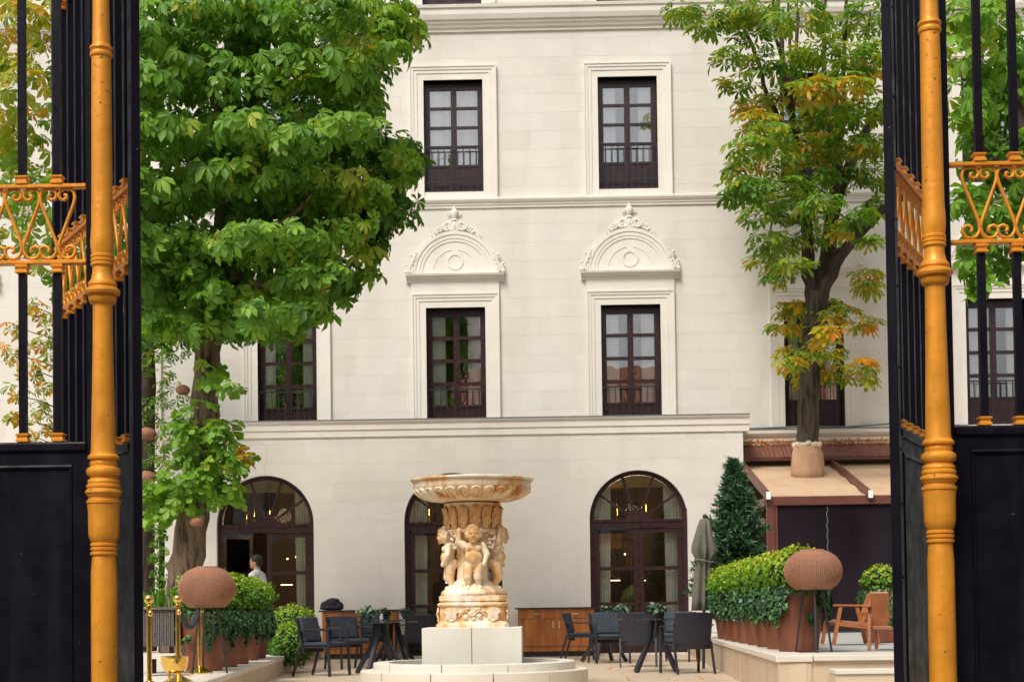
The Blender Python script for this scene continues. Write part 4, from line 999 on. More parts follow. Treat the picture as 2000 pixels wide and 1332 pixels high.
def block(prof, cham):                            # chamfered square block turned from (half width, z) steps
    m = MB(); v = []; f = []
    for r, z in prof: v += [(fx_+x, YF+y, z) for x, y in octa(r, cham)]
    for i in range(len(prof)-1):
        for k in range(8): f.append((i*8+k, i*8+(k+1) % 8, i*8+8+(k+1) % 8, i*8+8+k))
    f += [tuple(range(8))[::-1], tuple((len(prof)-1)*8+k for k in range(8))]; return m.add(v, f)
b0, b1 = pz+.001, zf(1163)
hh = b1-b0
block([(.41, b0), (.41, b0+.035), (.40, b0+.04), (.385, b0+.06), (.375, b0+.07)], .05).build('base_footing', M['fountain'], F, True, angle=30)
block([(.370, b0+.07), (.370, b0+hh*.66)], .07).build('base_block', M['fountain'], F)
block([(.372, b0+hh*.66), (.39, b0+hh*.68), (.395, b0+hh*.73), (.38, b0+hh*.77), (.355, b0+hh*.80), (.37, b0+hh*.83), (.375, b0+hh*.84), (.375, b0+hh*.985), (.36, b0+hh)], .07).build('base_cornice', M['fountain'], F, True, angle=30)
def shell_relief():
    m = MB(); 
    for k in range(-5, 6):
        a = k*.23; m.tube([(.012*k, -.012, -.075), (.06*math.sin(a), -.028, .0), (.105*math.sin(a), -.016, .09*math.cos(a)-.005)], [.008, .014, .013], 6)
    m.ball((0, -.01, -.085), (.04, .025, .02)); return m.mesh('shell_relief', M['fountain'], True)
def leaf_relief():
    m = MB()
    for x, z, r in ((-.16,.02,.05), (-.10,-.04,.045), (-.02,.0,.05), (.06,.05,.035), (.11,-.03,.045), (.16,.03,.03), (.02,-.06,.03), (-.06,.06,.03), (.1,.06,.025)):
        m.ball((x, -.005, z), (r, .028, r*.75), 10, 6)
    m.tube([(-.2, -.01, -.03), (-.1, -.02, .05), (0, -.02, -.03), (.1, -.02, .04), (.2, -.01, -.02)], .012, 6); return m.mesh('garland_relief', M['fountain'], True)
SH, GA = shell_relief(), leaf_relief(); zc = b0+.07+(hh*.66-.07)/2
for k in range(4):
    a = k*math.pi/2; c, s_ = math.cos(a), math.sin(a)
    for u in (-.235, .235): inst('shell_relief', SH, (fx_+c*u+s_*.372, YF+s_*u-c*.372, zc), F, (0, 0, a), (.88, 1, .88))
    inst('garland_relief', GA, (fx_+s_*.372, YF-c*.372, zc), F, (0, 0, a), (.78, 1, .9))
z0, z1 = b1-.002, zf(1143)
MB().lathe([(.36, z0), (.35, z0+.05), (.29, z0+.09), (.22, z0+.15), (.16, z0+.19)], (fx_, YF, 0), 36, mod=lambda t, z, i: 1+.07*math.sin(4*t+1)+.04*math.sin(9*t+i)).build('rock_mound', M['fountain'], F, True, angle=180)
zk = zf(1040)
MB().lathe([(.19, z0+.1), (.175, z0+.3), (.18, zk-.1), (.24, zk-.03), (.25, zk)], (fx_, YF, 0), 24, mod=lambda t, z, i: 1+.06*math.sin(8*t)).build('core_column', M['fountain'], F, True)
def putto():
    P = [('e', (0,-.03,.585), (.078,.085,.086)), ('e', (0,-.075,.555), (.055,.045,.05)), ('c', (0,0,.47), (0,-.01,.54), .045, .042), ('e', (0,-.115,.572), (.013,.016,.014)), ('e', (-.035,-.092,.556), (.03,.028,.028)), ('e', (.035,-.092,.556), (.03,.028,.028)),
         ('e', (0,-.102,.535), (.02,.014,.009)), ('e', (0,-.095,.515), (.022,.02,.016)), ('e', (0,-.098,.607), (.055,.02,.013)), ('e', (.08,-.02,.57), (.012,.02,.025)), ('e', (-.08,-.02,.57), (.012,.02,.025)),
         ('e', (0,0,.425), (.095,.072,.08)), ('e', (0,-.025,.345), (.095,.085,.085)), ('e', (0,.005,.275), (.105,.085,.07)), ('e', (-.045,-.055,.44), (.045,.03,.035)), ('e', (.045,-.055,.44), (.045,.03,.035)),
         ('c', (-.055,-.01,.25), (-.07,-.055,.14), .064, .048), ('c', (-.07,-.055,.14), (-.055,-.005,.045), .047, .03), ('c', (-.055,-.005,.03), (-.06,-.075,.018), .027, .022),
         ('c', (.055,-.01,.25), (.045,-.03,.13), .064, .05), ('c', (.045,-.03,.13), (.06,-.01,.045), .049, .03), ('c', (.06,-.01,.03), (.07,-.08,.018), .027, .022),
         ('c', (.10,.0,.46), (.15,-.03,.37), .043, .034), ('c', (.15,-.03,.37), (.12,-.085,.29), .033, .023), ('e', (.115,-.095,.275), (.024,.022,.028)),
         ('c', (-.10,.0,.465), (-.165,-.005,.50), .043, .035), ('c', (-.165,-.005,.50), (-.16,-.01,.60), .033, .024), ('e', (-.155,-.012,.625), (.024,.022,.028))]
    r = random.Random(3)
    for k in range(60):
        t = r.uniform(0, 2*math.pi); b = r.uniform(.0, 1.5)
        x, y, z = math.cos(t)*math.cos(b), math.sin(t)*math.cos(b), math.sin(b)
        if y < -.3 and z < .55: continue
        P.append(('e', (x*.078, -.02+y*.08, .592+z*.08), (r.uniform(.017, .026),)*3))
    o = blob('cherub', P, .0075, M['fountain'], None, 2); return o
pt = putto(); me = pt.data; bpy.data.objects.remove(pt)
gm = MB(); r = random.Random(5)
for k in range(46):
    z = r.uniform(-.11, .06); w = .045*(1-abs(z+.0)/.13)+.012; a = r.uniform(0, 6.28); gm.ball((w*math.cos(a), w*math.sin(a), z), .0145, 7, 5)
gme = gm.mesh('grape_bunch', M['fountain'], True)
for k in range(4):
    a = k*math.pi/2+.06; ra = .225
    ph = [.0, .05, 0, -.05][k]
    loc = (fx_+math.sin(a)*ra, YF-math.cos(a)*ra, z0+.075)
    sc = (zk+.03-z0-.075)/.70
    inst('cherub', me, loc, F, (R(6), 0, a), (sc*1.06, sc*1.04, sc*1.10))
    a2 = a+math.pi/4; inst('grape_bunch', gme, (fx_+math.sin(a2)*.285, YF-math.cos(a2)*.285, zk-.07), F, (0, 0, a2))
zb0, zb1 = zk, zf(983)
MB().lathe([(.285, zb0-.01), (.30, zb0+.01), (.285, zb0+.03), (.27, zb0+.04), (.275, zb0+(zb1-zb0)*.5), (.30, zb1-.06), (.325, zb1-.03), (.33, zb1-.01), (.3, zb1), (.25, zb1+.03)], (fx_, YF, 0), 32, mod=lambda t, z, i: 1+.015*math.sin(16*t)).build('capital', M['fountain2'], F, True)
ac = MB(); Hc = zb1-zb0                                  # tall acanthus leaf carved on the capital
ac.tube([(0, 0, .04), (0, -.018, Hc*.3), (0, -.035, Hc*.62), (0, -.062, Hc*.82), (0, -.04, Hc*.9)], [.03, .052, .062, .045, .018], 8, flat=.45)
for sg in (-1, 1):
    for q in (.25, .45, .62): ac.tube([(0, -.02, Hc*q), (sg*.035, -.045, Hc*(q+.08)), (sg*.05, -.05, Hc*(q+.17))], [.012, .013, .008], 5)
acm = ac.mesh('acanthus_leaf', M['fountain2'], True)
for k in range(14):
    a = 2*math.pi*(k+.3)/14; inst('acanthus_leaf', acm, (fx_+.278*math.sin(a), YF-.278*math.cos(a), zb0), F, (0, 0, a))
zr, zt = zf(956), zf(937)
def gad(t, z, i): return 1+(-.035*(1-abs(math.sin(14*t))) if 1 <= i <= 6 else 0)
Rb = .70
MB().lathe([(.26, zb1+.01), (.36, zb1+.015), (.46, zb1+.035), (.56, zb1+.07), (.62, zb1+.10), (.655, zr-.035), (.665, zr-.015), (.66, zr), (.672, zr+.01), (.675, zt-.03), (.69, zt-.025), (Rb+.008, zt-.012), (Rb+.008, zt), (Rb-.02, zt+.008), (.63, zt-.01), (.5, zt-.06), (.2, zt-.09)], (fx_, YF, 0), 280, mod=gad).build('bowl', M['fountain'], F, True, angle=50)
pe = MB(); pe.tube([(0, -.008, .0), (0, -.02, .05), (0, -.012, .105)], [.012, .05, .03], 8, flat=.3)
for k in range(28):
    a = 2*math.pi*(k+.5)/28; m_ = MB()
    q = lambda r, z: (fx_+r*math.sin(a), YF-r*math.cos(a), z)
    pts = []
    for i in range(13):
        th = math.pi*i/12; w = .052*math.sin(th*.5+math.pi/2*(i/12)) ; 
    up = [(.47, zb1+.035, .02), (.56, zb1+.066, .038), (.63, zb1+.102, .05), (.662, zr-.03, .045), (.668, zr-.012, .02)]
    L_ = [Vector(q(r_, z_))+Vector((math.cos(a), math.sin(a), 0))*w_ for r_, z_, w_ in up]; R_ = [Vector(q(r_, z_))-Vector((math.cos(a), math.sin(a), 0))*w_ for r_, z_, w_ in up]
    m_.tube(L_+R_[::-1], .011, 5, closed=False); m_.build('bowl_petal', M['fountain'], F, True)
# ------------------------------------------------------------------ chairs, tables
def make_chair():
    t = proto('armchair'); w, d = .56, .5
    m = MB().box(-w/2+.02, w/2-.02, -.25, .22, .39, .415); bevel(m.build('seat_frame', M['charcoal'], t), .008, 1)
    c = MB().box(-w/2+.045, w/2-.045, -.25, .19, .417, .475); bevel(c.build('seat_cushion', M['cushion'], t, True), .022, 3)
    bk = MB(); n = 8                                    # sling back, slightly curved and leaning
    for i in range(n+1):
        u = i/n*2-1; x = u*(w/2-.005); yc = .045*(1-u*u)
        for z, y in ((.33, .19), (.5, .225), (.7, .275), (.82, .315)): bk.v += [(x, y+yc-.045, z), (x, y+yc-.023, z)]
    st = 8
    for i in range(n):
        for j in range(3):
            a = i*st+j*2; b = a+st; bk.f += [(a, b, b+2, a+2), (a+1, a+3, b+3, b+1)]
        bk.f += [(i*st, i*st+1, i*st+st+1, i*st+st), (i*st+6, i*st+st+6, i*st+st+7, i*st+7)]
    for i in (0, n):
        for j in range(3): a = i*st+j*2; bk.f.append((a, a+2, a+3, a+1))
    bk.build('backrest', M['sling'], t, True, angle=50)
    cu = MB().box(-w/2+.05, w/2-.05, -.06, .0, 0, .36); cu.move(Matrix.Translation((0, .19, .47)) @ Matrix.Rotation(R(-13), 4, 'X')); bevel(cu.build('back_cushion', M['cushion'], t, True), .025, 3)
    for sg in (-1, 1):
        x = sg*(w/2)
        MB().bar((x, -.27, 0), (x, -.235, .63), .028, .036, (0, 1, 0)).build('leg', M['charcoal'], t)
        MB().bar((x*.96, .33, 0), (x*.96, .205, .43), .026, .034, (0, 1, 0)).build('leg', M['charcoal'], t)
        bevel(MB().bar((x, -.255, .64), (x, .245, .655), .042, .02).build('armrest', M['charcoal'], t), .004, 1)
    MB().box(-.03, .03, .2, .206, .345, .365).build('maker_plate', M['brass'], t)
    return t
def make_table():
    t = proto('glass_table'); r = .54
    MB().lathe([(r-.004, .732), (r, .736), (r, .744), (r-.004, .748)], n=48).build('table_top', M['clear'], t, True, angle=30)
    MB().lathe([(.17, .715), (.17, .733)], n=24).build('top_plate', M['charcoal'], t)
    for k in range(4):
        a = R(45+90*k+8); c, s_ = math.cos(a), math.sin(a)
        m = MB().bar((c*.07, s_*.07, .72), (c*.12, s_*.12, .44), .05, .06, (c, s_, 0)); m.bar((c*.12, s_*.12, .455), (c*.40, s_*.40, 0.0), .05, .055, (c, s_, .3)); m.build('leg', M['charcoal'], t)
    return t
CH, TB = make_chair(), make_table(); used = set()
def gpos(px, py): p = atz(px, py, FL+.003); return (p.x, p.y, FL+.003)
# facing 0 = towards the camera (-Y); angles counter-clockwise from above
grpL, grpR = 'charcoal armchairs around the left tables', 'charcoal armchairs around the right tables'
for px, py, rz, lab, gr in ((631, 1319, 68, 'charcoal armchair with slate cushions, nearest of the left group, facing right', grpL), (683, 1305, 35, 'charcoal armchair with slate cushions just behind the nearest left one', grpL),
        (812, 1291, 205, 'charcoal armchair showing its back beside the fountain plinth, left side', grpL), (838, 1283, 150, 'charcoal armchair half hidden behind the left edge of the fountain plinth', grpL), (735, 1288, 10, 'charcoal armchair behind the left glass tables before the sideboard', grpL),
        (1135, 1287, 80, 'charcoal armchair at the far left of the right group, facing right', grpR), (1190, 1294, 12, 'charcoal armchair behind the right tables, facing the camera', grpR), (1247, 1301, 176, 'charcoal armchair with its back to us in the middle of the right group', grpR),
        (1342, 1314, 197, 'charcoal armchair with its back to us, nearest and rightmost of the right group', grpR), (1322, 1291, -20, 'charcoal armchair behind the rightmost one, facing the camera', grpR)):
    put(CH, used, gpos(px, py), R(rz), lab, 'chair', gr)
for px, py, lab in ((744, 1314, 'round glass table with splayed dark legs, nearest on the left'), (770, 1291, 'round glass table with splayed dark legs, farther one on the left'), (1180, 1291, 'round glass table with splayed dark legs, farther one on the right'), (1282, 1311, 'round glass table with splayed dark legs, nearest on the right')):
    put(TB, used, gpos(px, py), R(random.uniform(-20, 20)), lab, 'table', 'round glass tables')
def table_plant(px, py, Y, label, r=.10):
    p = at(px, py, Y); p.z = FL+.75; t = thing('table_plant', label, 'plant', tuple(p), 0, 'small potted plants on the tables')
    MB().lathe([(.045, .0), (.06, .07), (.062, .075), (.05, .075)], tuple(p), 14).build('pot', M['charcoal'], t, True)
    P, N_, A_, T = shell((p.x, p.y, p.z+.13), (r*1.25, r*1.25, r*.8), 170, .6, .4, .45, .28, .1, (.3, 1.05))
    link('foliage', leaf_mesh('foliage', [ivyleaf(.045), ivyleaf(.055)], P-np.array(p), frames(N_, A_), rng.uniform(.7, 1.2, len(P)), T, M['leafF']), t, 'stuff')
def ty(px, py): return atz(px, py, FL).y
table_plant(718, 1205, ty(744, 1314)-.1, 'small leafy plant in a dark pot on the nearest left table', .12); table_plant(752, 1203, ty(770, 1291), 'small plant beside the white bottle on the farther left table', .09); table_plant(792, 1205, ty(770, 1291)-.3, 'small pale flowering plant at the right end of the left tables')
table_plant(1184, 1200, ty(1180, 1291)+.1, 'small plant at the left end of the right tables'); table_plant(1217, 1200, ty(1180, 1291)-.1, 'bushy small plant in the middle of the right tables', .12); table_plant(1279, 1204, ty(1282, 1311), 'small pale flowering plant on the nearest right table', .11)
p = at(745, 1205, ty(770, 1291)-.15); tag(MB().lathe([(.03, 0), (.032, .05), (.018, .075), (.012, .10), (.012, .11)], (p.x, p.y, FL+.75), 12).build('bottle', M['shutter'], None, True), 'small white bottle on the farther left glass table', 'bottle')
# ------------------------------------------------------------------ sideboards and bag
def sideboard(px0, px1, label):
    Y = YB-.14; a = at(px0, 1230, Y-.45).x; b = at(px1, 1230, Y-.45).x; y0, y1 = Y-.45, Y; h = .93; w = b-a; mid = (a+b)/2
    t = thing('sideboard', label, 'sideboard', (mid, (y0+y1)/2, FL), 0, 'wooden sideboards against the wall'); z = FL
    MB().box(a, b, y0+.022, y1, z+.10, z+h-.03).build('body', M['teak'], t); MB().box(a+.03, b-.03, y0+.05, y1-.03, z+.004, z+.099).build('plinth', M['slate'], t)
    MB().box(a-.001, b+.001, y0+.012, y0+.021, z+.10, z+.19).build('skirting', M['teak'], t)
    bevel(MB().box(a-.06, b+.06, y0-.04, y1, z+h-.029, z+h).build('top', M['slate'], t), .004, 1)
    for k in (0, 1):
        x0, x1 = (a+.006, mid-.006) if k == 0 else (mid+.006, b-.006)
        d = MB().box(x0, x1, y0, y0+.021, z+h-.21, z+h-.035).build('drawer', M['teak'], t)
        MB().box((x0+x1)/2-.06, (x0+x1)/2+.06, y0-.022, y0-.002, z+h-.135, z+h-.115).build('handle', M['lampin'], d)
        d = MB().box(x0, x1, y0, y0+.021, z+.20, z+h-.22).build('door', M['teak'], t)
        hx = mid-.06 if k == 0 else mid+.06; MB().box(hx-.011, hx+.011, y0-.022, y0-.002, z+h-.39, z+h-.26).build('handle', M['lampin'], d)
    return t
sideboard(629, 776, 'orange wood sideboard with a black bag on it, left of the fountain'); sideboard(1012, 1161, 'orange wood sideboard with drawers and doors, right of the fountain')
p = at(648, 1180, YB-.38); p.z = FL+.93
P = [('e', (p.x-.12, p.y, p.z+.09), (.10, .1, .09)), ('e', (p.x+.02, p.y, p.z+.12), (.13, .12, .12)), ('e', (p.x+.13, p.y, p.z+.08), (.1, .1, .09)), ('e', (p.x-.04, p.y, p.z+.17), (.07, .07, .055)), ('e', (p.x+.09, p.y-.02, p.z+.19), (.06, .06, .04)), ('e', (p.x, p.y-.03, p.z+.04), (.24, .12, .045))]
o = blob('bag', P, .018, M['bag'], None, 2); tag(o, 'crumpled black bag lying on the left sideboard', 'bag')
# ------------------------------------------------------------------ planters, box balls and ivy
pm_ = MB().lathe([(.19, 0), (.20, .005), (.272, .60), (.278, .63), (.265, .635), (.25, .60)], n=28).mesh('pot', M['rust'], True)
sm_ = MB().lathe([(.0, .585), (.252, .586)], n=20, capb=False, capt=False).mesh('soil', M['soil'])
def planter(x, y, z, label, group, sc=1.0):
    t = thing('planter', label, 'planter', (x, y, z), random.uniform(0, 6), group); t.scale = (sc,)*3
    c = bpy.data.objects.new('pot', pm_); COL.objects.link(c); c.parent = t; d = bpy.data.objects.new('soil', sm_); COL.objects.link(d); d.parent = t; return t
def ivy(x, y, z, label, group, Rr=.27, n=2100, drop=.38, gap=None):
    """trails over the rim in a ragged skirt"""
    t = thing('ivy_plant', label, 'plant', (x, y, z+.6), 0, group)
    a = rng.uniform(0, 2*math.pi, n); ln = drop*(.55+.45*np.abs(np.sin(a*2.5+x*3)))*(1+.25*np.sin(a*9)); u = rng.random(n)**.8
    if gap is not None:
        g_ = np.cos(a-gap) ; ln = ln
        keep = ~((np.abs(((a-gap+math.pi) % (2*math.pi))-math.pi) < .55) & (u*ln > .06) & (u*ln < .27)); a, ln, u = a[keep], ln[keep], u[keep]
    rr = Rr+.03+.06*np.sin(np.minimum(u*2.2, math.pi))*rng.uniform(.4, 1.3, len(a))-.05*u
    P = np.stack([x+rr*np.cos(a), y+rr*np.sin(a), z+.66-u*ln+.05*np.maximum(0, .3-u)], 1)
    N_ = np.stack([np.cos(a), np.sin(a), np.full(len(a), .45)], 1)+rng.normal(size=(len(a), 3))*.4; A_ = np.stack([np.cos(a)*.3, np.sin(a)*.3, -np.ones(len(a))], 1)+rng.normal(size=(len(a), 3))*.5
    T = np.clip(.45+rng.normal(size=len(a))*.2, 0, 1)
    link('foliage', leaf_mesh('foliage', IVY, P-np.array(ORG[t]), frames(N_, A_), rng.uniform(.8, 1.25, len(P)), T, M['leafD']), t, 'stuff'); return t
ordn = ['nearest', 'second', 'third', 'fourth', 'fifth', 'sixth', 'seventh', 'farthest']
gl, gr_ = 'rust brown planters along the left wall', 'rust brown planters along the right wall'
for i, (px, py) in enumerate(((399, 1309), (430, 1302), (454, 1296), (475, 1289), (491, 1285))):
    p = atz(px, py, TL+.004); sc = 1.0
    planter(p.x, p.y, TL+.004, 'rust brown tapered planter, %s in the left row' % ordn[i], gl)
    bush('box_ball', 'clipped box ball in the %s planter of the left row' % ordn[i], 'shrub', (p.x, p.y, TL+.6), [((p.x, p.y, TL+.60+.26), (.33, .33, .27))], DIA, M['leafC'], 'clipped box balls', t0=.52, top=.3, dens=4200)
    ivy(p.x, p.y, TL, 'dark green ivy trailing from the %s planter of the left row' % ordn[i], 'trailing ivy', gap=-1.9 if i == 0 else None, drop=.34)
dd = Vector((RF.x-RC.x, RF.y-RC.y, 0)).normalized(); nn = Vector((dd.y, -dd.x, 0)); 
p0 = atz(1560, 1271, TR+.004)
for i in range(8):
    p = p0+Vector((dd.x, dd.y, 0))*(.0+i*.92)+Vector((-.02*i, 0, 0)) if i else p0
    planter(p.x, p.y, TR+.004, 'rust brown tapered planter, %s in the right row' % ordn[i], gr_)
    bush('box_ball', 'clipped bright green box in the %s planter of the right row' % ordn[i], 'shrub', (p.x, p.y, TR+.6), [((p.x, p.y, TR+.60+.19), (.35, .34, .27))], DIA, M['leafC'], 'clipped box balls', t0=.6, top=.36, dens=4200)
    ivy(p.x, p.y, TR, 'dark green ivy trailing from the %s planter of the right row' % ordn[i], 'trailing ivy', gap=-1.55 if i == 0 else None, drop=.30)
# round hedge on the left, topiary on the right terrace
c = at(568, 1235, 23.0)
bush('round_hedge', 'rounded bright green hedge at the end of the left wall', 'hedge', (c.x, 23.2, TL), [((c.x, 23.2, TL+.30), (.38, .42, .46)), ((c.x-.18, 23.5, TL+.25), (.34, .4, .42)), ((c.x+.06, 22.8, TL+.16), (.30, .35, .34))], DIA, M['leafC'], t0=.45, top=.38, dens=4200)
p = atz(1722, 1238, TR); q = at(1722, 1132, 19.6)
planter(q.x, 19.6, TR, 'rust brown planter under the round ball by the wooden chairs', 'planters on the right terrace', 1.0)
bush('box_ball', 'round clipped box ball above the wooden chairs at the right', 'shrub', (q.x, 19.6, TR+.6), [((q.x, 19.6, at(1722, 1134, 19.6).z), (.25, .25, .19))], DIA, M['leafC'], 'clipped box balls', t0=.62, top=.32)
ivy(q.x+.03, 19.6, TR, 'blue green ivy under the round ball at the right', 'trailing ivy', n=500, drop=.25)
c = at(1750, 1195, 15.0); bush('leafy_shrub', 'leafy shrub at the edge of the right gate leaf beside the chairs', 'shrub', (c.x+.1, 15.0, TR), [((c.x+.12, 15.0, c.z), (.17, .2, .24)), ((c.x+.14, 15.0, c.z-.35), (.12, .15, .2))], IVY, M['leafD'], t0=.6, dens=2600)
# ------------------------------------------------------------------ wicker globe lamps
def make_lamp(w, h, leg, name='wicker_lamp'):
    t = proto(name); m = MB(); n = 92; prof = []
    for i in range(17):
        b = -math.pi/2*.60+(math.pi*.60/2+math.pi/2*.80)*i/16; prof.append((w/2*math.cos(b)**.85, leg+h*(math.sin(b)+math.sin(math.pi*.3))/(math.sin(math.pi*.4)+math.sin(math.pi*.3))))
    for k in range(n):
        a = 2*math.pi*k/n; c, s_ = math.cos(a), math.sin(a); v = []
        for r, z in prof: v += [(r*c-s_*.0065, r*s_+c*.0065, z), (r*c+s_*.0065, r*s_-c*.0065, z), (r*c*1.012, r*s_*1.012, z)]
        f = []
        for i in range(16): f += [(i*3, i*3+3, i*3+5, i*3+2), (i*3+2, i*3+5, i*3+4, i*3+1), (i*3+1, i*3+4, i*3+3, i*3)]
        m.add(v, f)
    sh = m.build('shade', M['wicker'], t)
    rg = MB()
    for i in range(0, 27):
        u = i/26*16; j = min(15, int(u)); q = u-j; r = prof[j][0]*(1-q)+prof[j+1][0]*q; z = prof[j][1]*(1-q)+prof[j+1][1]*q
        rg.tube([(r*.992*math.cos(2*math.pi*k/48), r*.992*math.sin(2*math.pi*k/48), z) for k in range(48)], .003 if 0 < i < 26 else .009, 4, closed=True)
    rg.build('weave_ring', M['wicker'], sh)
    MB().lathe([(prof[-1][0], prof[-1][1]), (.01, prof[-1][1]+.002)], n=32, capb=False).build('shade_top', M['wicker'], sh)
    MB().lathe([(w*.2, leg+.03), (w*.24, leg+h*.3), (w*.2, leg+h*.62), (w*.05, leg+h*.68)], n=24).build('diffuser', M['lampin'], t, True)
    if leg > .3:
        for k in range(3):
            a = R(95+120*k); MB().tube([(w*.17*math.cos(a), w*.17*math.sin(a), leg+.05), (w*.36*math.cos(a), w*.36*math.sin(a), 0)], .011, 6).build('leg', M['black_iron'], t)
    return t
p = atz(404, 1311, TL+.004); yl = p.y-.45
LP = make_lamp(.60, at(404, 1108, yl).z-at(404, 1185, yl).z, at(404, 1185, yl).z-TL)
p = atz(404, 1311, TL+.004); put(LP, used, (at(404, 1146, yl).x, yl, TL+.004), R(20), 'brown wicker globe lamp on a tripod beside the brass posts', 'lamp', 'wicker globe lamps')
c = LP.location.copy(); zt = at(404, 1108, c.y).z
LP.scale = (1, 1, 1)
LP2 = make_lamp(.575, at(1588, 1075, 15.45).z-at(1588, 1150, 15.45).z, at(1588, 1150, 15.45).z-TR)
p = at(1588, 1113, 15.45); o = put(LP2, used, (p.x, 15.45, TR+.004), R(50), 'brown wicker globe lamp on a tripod above the stone steps', 'lamp', 'wicker globe lamps')
ls = bpy.data.objects.get('wicker_lamp')
cb = MB(); q = at(420, 1235, c.y); cb.tube([(q.x+.05*math.cos(t)-.0, c.y-.3, q.z+.14*math.sin(t)) for t in [k*.35 for k in range(18)]]+[(q.x+.04, c.y-.26, q.z+.2), (q.x, c.y-.1, q.z+.3)], .006, 5)
cb.build('lamp_cable', M['black_iron'], None); tag(bpy.data.objects['lamp_cable'], 'looped dark cable hanging under the left wicker lamp', 'cable')
HB = make_lamp(.34, .2, .0, 'hanging_shade')
for (px, py, Y, lab) in ((357, 756, YT-.5, 'small round wicker shade beside the trunk, topmost of the hanging ones'), (287, 845, YT+.3, 'small wicker shade hanging by the gate edge, upper one'), (287, 930, YT+.3, 'small wicker shade hanging by the gate edge, lower one'), (384, 1013, YT-.6, 'small round wicker shade hanging before the left trunk')):
    q = at(px, py, Y); o = put(HB, used, (q.x, Y, q.z-.1), 0, lab, 'lamp shade', 'small hanging wicker shades', .62 if py in (756, 1013) else .85)
# ------------------------------------------------------------------ brass posts, rope, bowl
def make_post():
    t = proto('rope_post')
    MB().lathe([(.16, 0), (.162, .012), (.15, .02), (.09, .05), (.045, .075), (.03, .085)], n=32).build('foot', M['brass'], t, True, angle=35)
    MB().lathe([(.0255, .08), (.0255, .80)], n=20).build('tube', M['brass'], t, True)
    MB().lathe([(.028, .80), (.055, .806), (.055, .812), (.026, .825), (.018, .84), (.024, .85), (.040, .868), (.047, .89), (.047, .905), (.035, .93), (.01, .945)], n=24).build('ball_top', M['brass'], t, True, angle=40)
    MB().tube([(.0, -.05, .74), (.0, -.055, .77), (.0, -.03, .79)], .012, 6).ball((0, -.04, .755), (.025, .03, .035)).build('hook', M['brass'], t, True)
    return t
PO = make_post(); posts = []
for px, py, Y, lab in ((291, 1160, 13.0, 'brass rope post half hidden by the left gate leaf'), (347, 1160, 14.2, 'brass rope post behind the brass bowl'), (389, 1160, 16.3, 'brass rope post nearest the wicker lamp, on its round foot')):
    zz = TL+.004; q = at(px, 1160, Y)
    o = put(PO, used, (q.x, Y, zz), R(30), lab, 'post', 'brass rope posts'); o.scale = ((q.z-zz)/.945,)*3; posts.append(o)
a = at(352, 1191, 14.2); b = at(389, 1184, 16.3)
tw = [a.lerp(b, t)+Vector((0, 0, -.30*4*t*(1-t)*.62)) for t in [i/30 for i in range(31)]]
rp = MB()
for k in range(2):
    pts = []
    for i in range(120):
        t = i/119; j = min(29, int(t*30)); u = t*30-j; q = tw[j].lerp(tw[j+1], u); an = t*60+math.pi*k; pts.append(q+Vector((.012*math.cos(an), 0, .012*math.sin(an))))
    rp.tube(pts, .017, 6)
tag(rp.build('rope', M['rope'], None, True), 'dark twisted rope sagging between two brass posts', 'rope')
q = at(341, 1281, 13.9); zb = q.z; t = thing('brass_bowl_stand', 'brass half bowl on two stout legs in front of the rope posts', 'bowl', (q.x, 13.9, TL))
v = MB().lathe([(.03, zb-.155), (.07, zb-.15), (.105, zb-.115), (.122, zb-.06), (.125, zb), (.118, zb+.002), (.112, zb-.05), (.09, zb-.11)], (q.x, 13.9, 0), 32, capt=True); v.build('bowl', M['brass'], t, True, angle=50)
for dx in (-.05, .045): MB().tube([(q.x+dx, 13.9, zb-.12), (q.x+dx, 13.9, TL+.01)], .015, 10).build('leg', M['brass'], t, True)
MB().lathe([(.12, TL+.002), (.12, TL+.012), (.06, TL+.03)], (q.x, 13.9, 0), 24).build('foot', M['brass'], t, True)
# grey woven trough and bench behind the posts
q = at(312, 1230, 16.9); t = thing('woven_trough', 'grey woven plant trough behind the brass posts at the gate edge', 'trough', (q.x, 16.9, TL))
zt = at(312, 1185, 16.9).z; zb = at(312, 1262, 16.9).z; x0, x1 = at(262, 1230, 16.9).x, at(340, 1230, 16.9).x
m = MB()
for k in range(22): xx = x0+(x1-x0)*k/22; m.box(xx+.002, xx+(x1-x0)/22-.003, 16.9-.005*(k % 2), 16.93, zb, zt-.03)
m.build('woven_front', M['greywicker'], t); MB().box(x0, x1, 16.925, 17.4, zb+.01, zt-.06).build('box_body', M['greywicker'], t); MB().box(x0-.02, x1+.02, 16.87, 17.42, zt-.029, zt).build('rim', M['greywicker'], t)
for xx in (x0+.05, x1-.05): MB().box(xx-.02, xx+.02, 16.96, 17.0, TL+.002, zb+.01).build('leg', M['black_iron'], t)
P = []; 
gm = MB()
for k in range(60):
    xx = random.uniform(x0, x1); yy = random.uniform(16.95, 17.35); hgt = random.uniform(.1, .22); dx = random.uniform(-.12, .12)
    gm.tube([(xx, yy, zt-.05), (xx+dx*.4, yy, zt+hgt*.7), (xx+dx, yy-.04, zt+hgt)], [.012, .011, .002], 4, flat=.3)
me_ = gm.mesh('strap_leaves', M['leafC'], True); at_ = me_.attributes.new('tint', 'FLOAT', 'POINT'); at_.data.foreach_set('value', rng.uniform(.2, .7, len(me_.vertices)).astype(np.float32))
tag(link('strap_plant', me_), 'green strap leaved plants growing in the woven trough', 'plant')
y_ = 16.3; x0b, x1b = at(270, 1280, y_).x, at(341, 1280, y_).x; z_ = at(312, 1277, y_).z
t = thing('low_bench', 'low pale bench in front of the woven trough', 'bench', ((x0b+x1b)/2, y_, TL)); MB().box(x0b, x1b, y_, y_+.35, z_-.05, z_).build('seat', M['coping'], t)
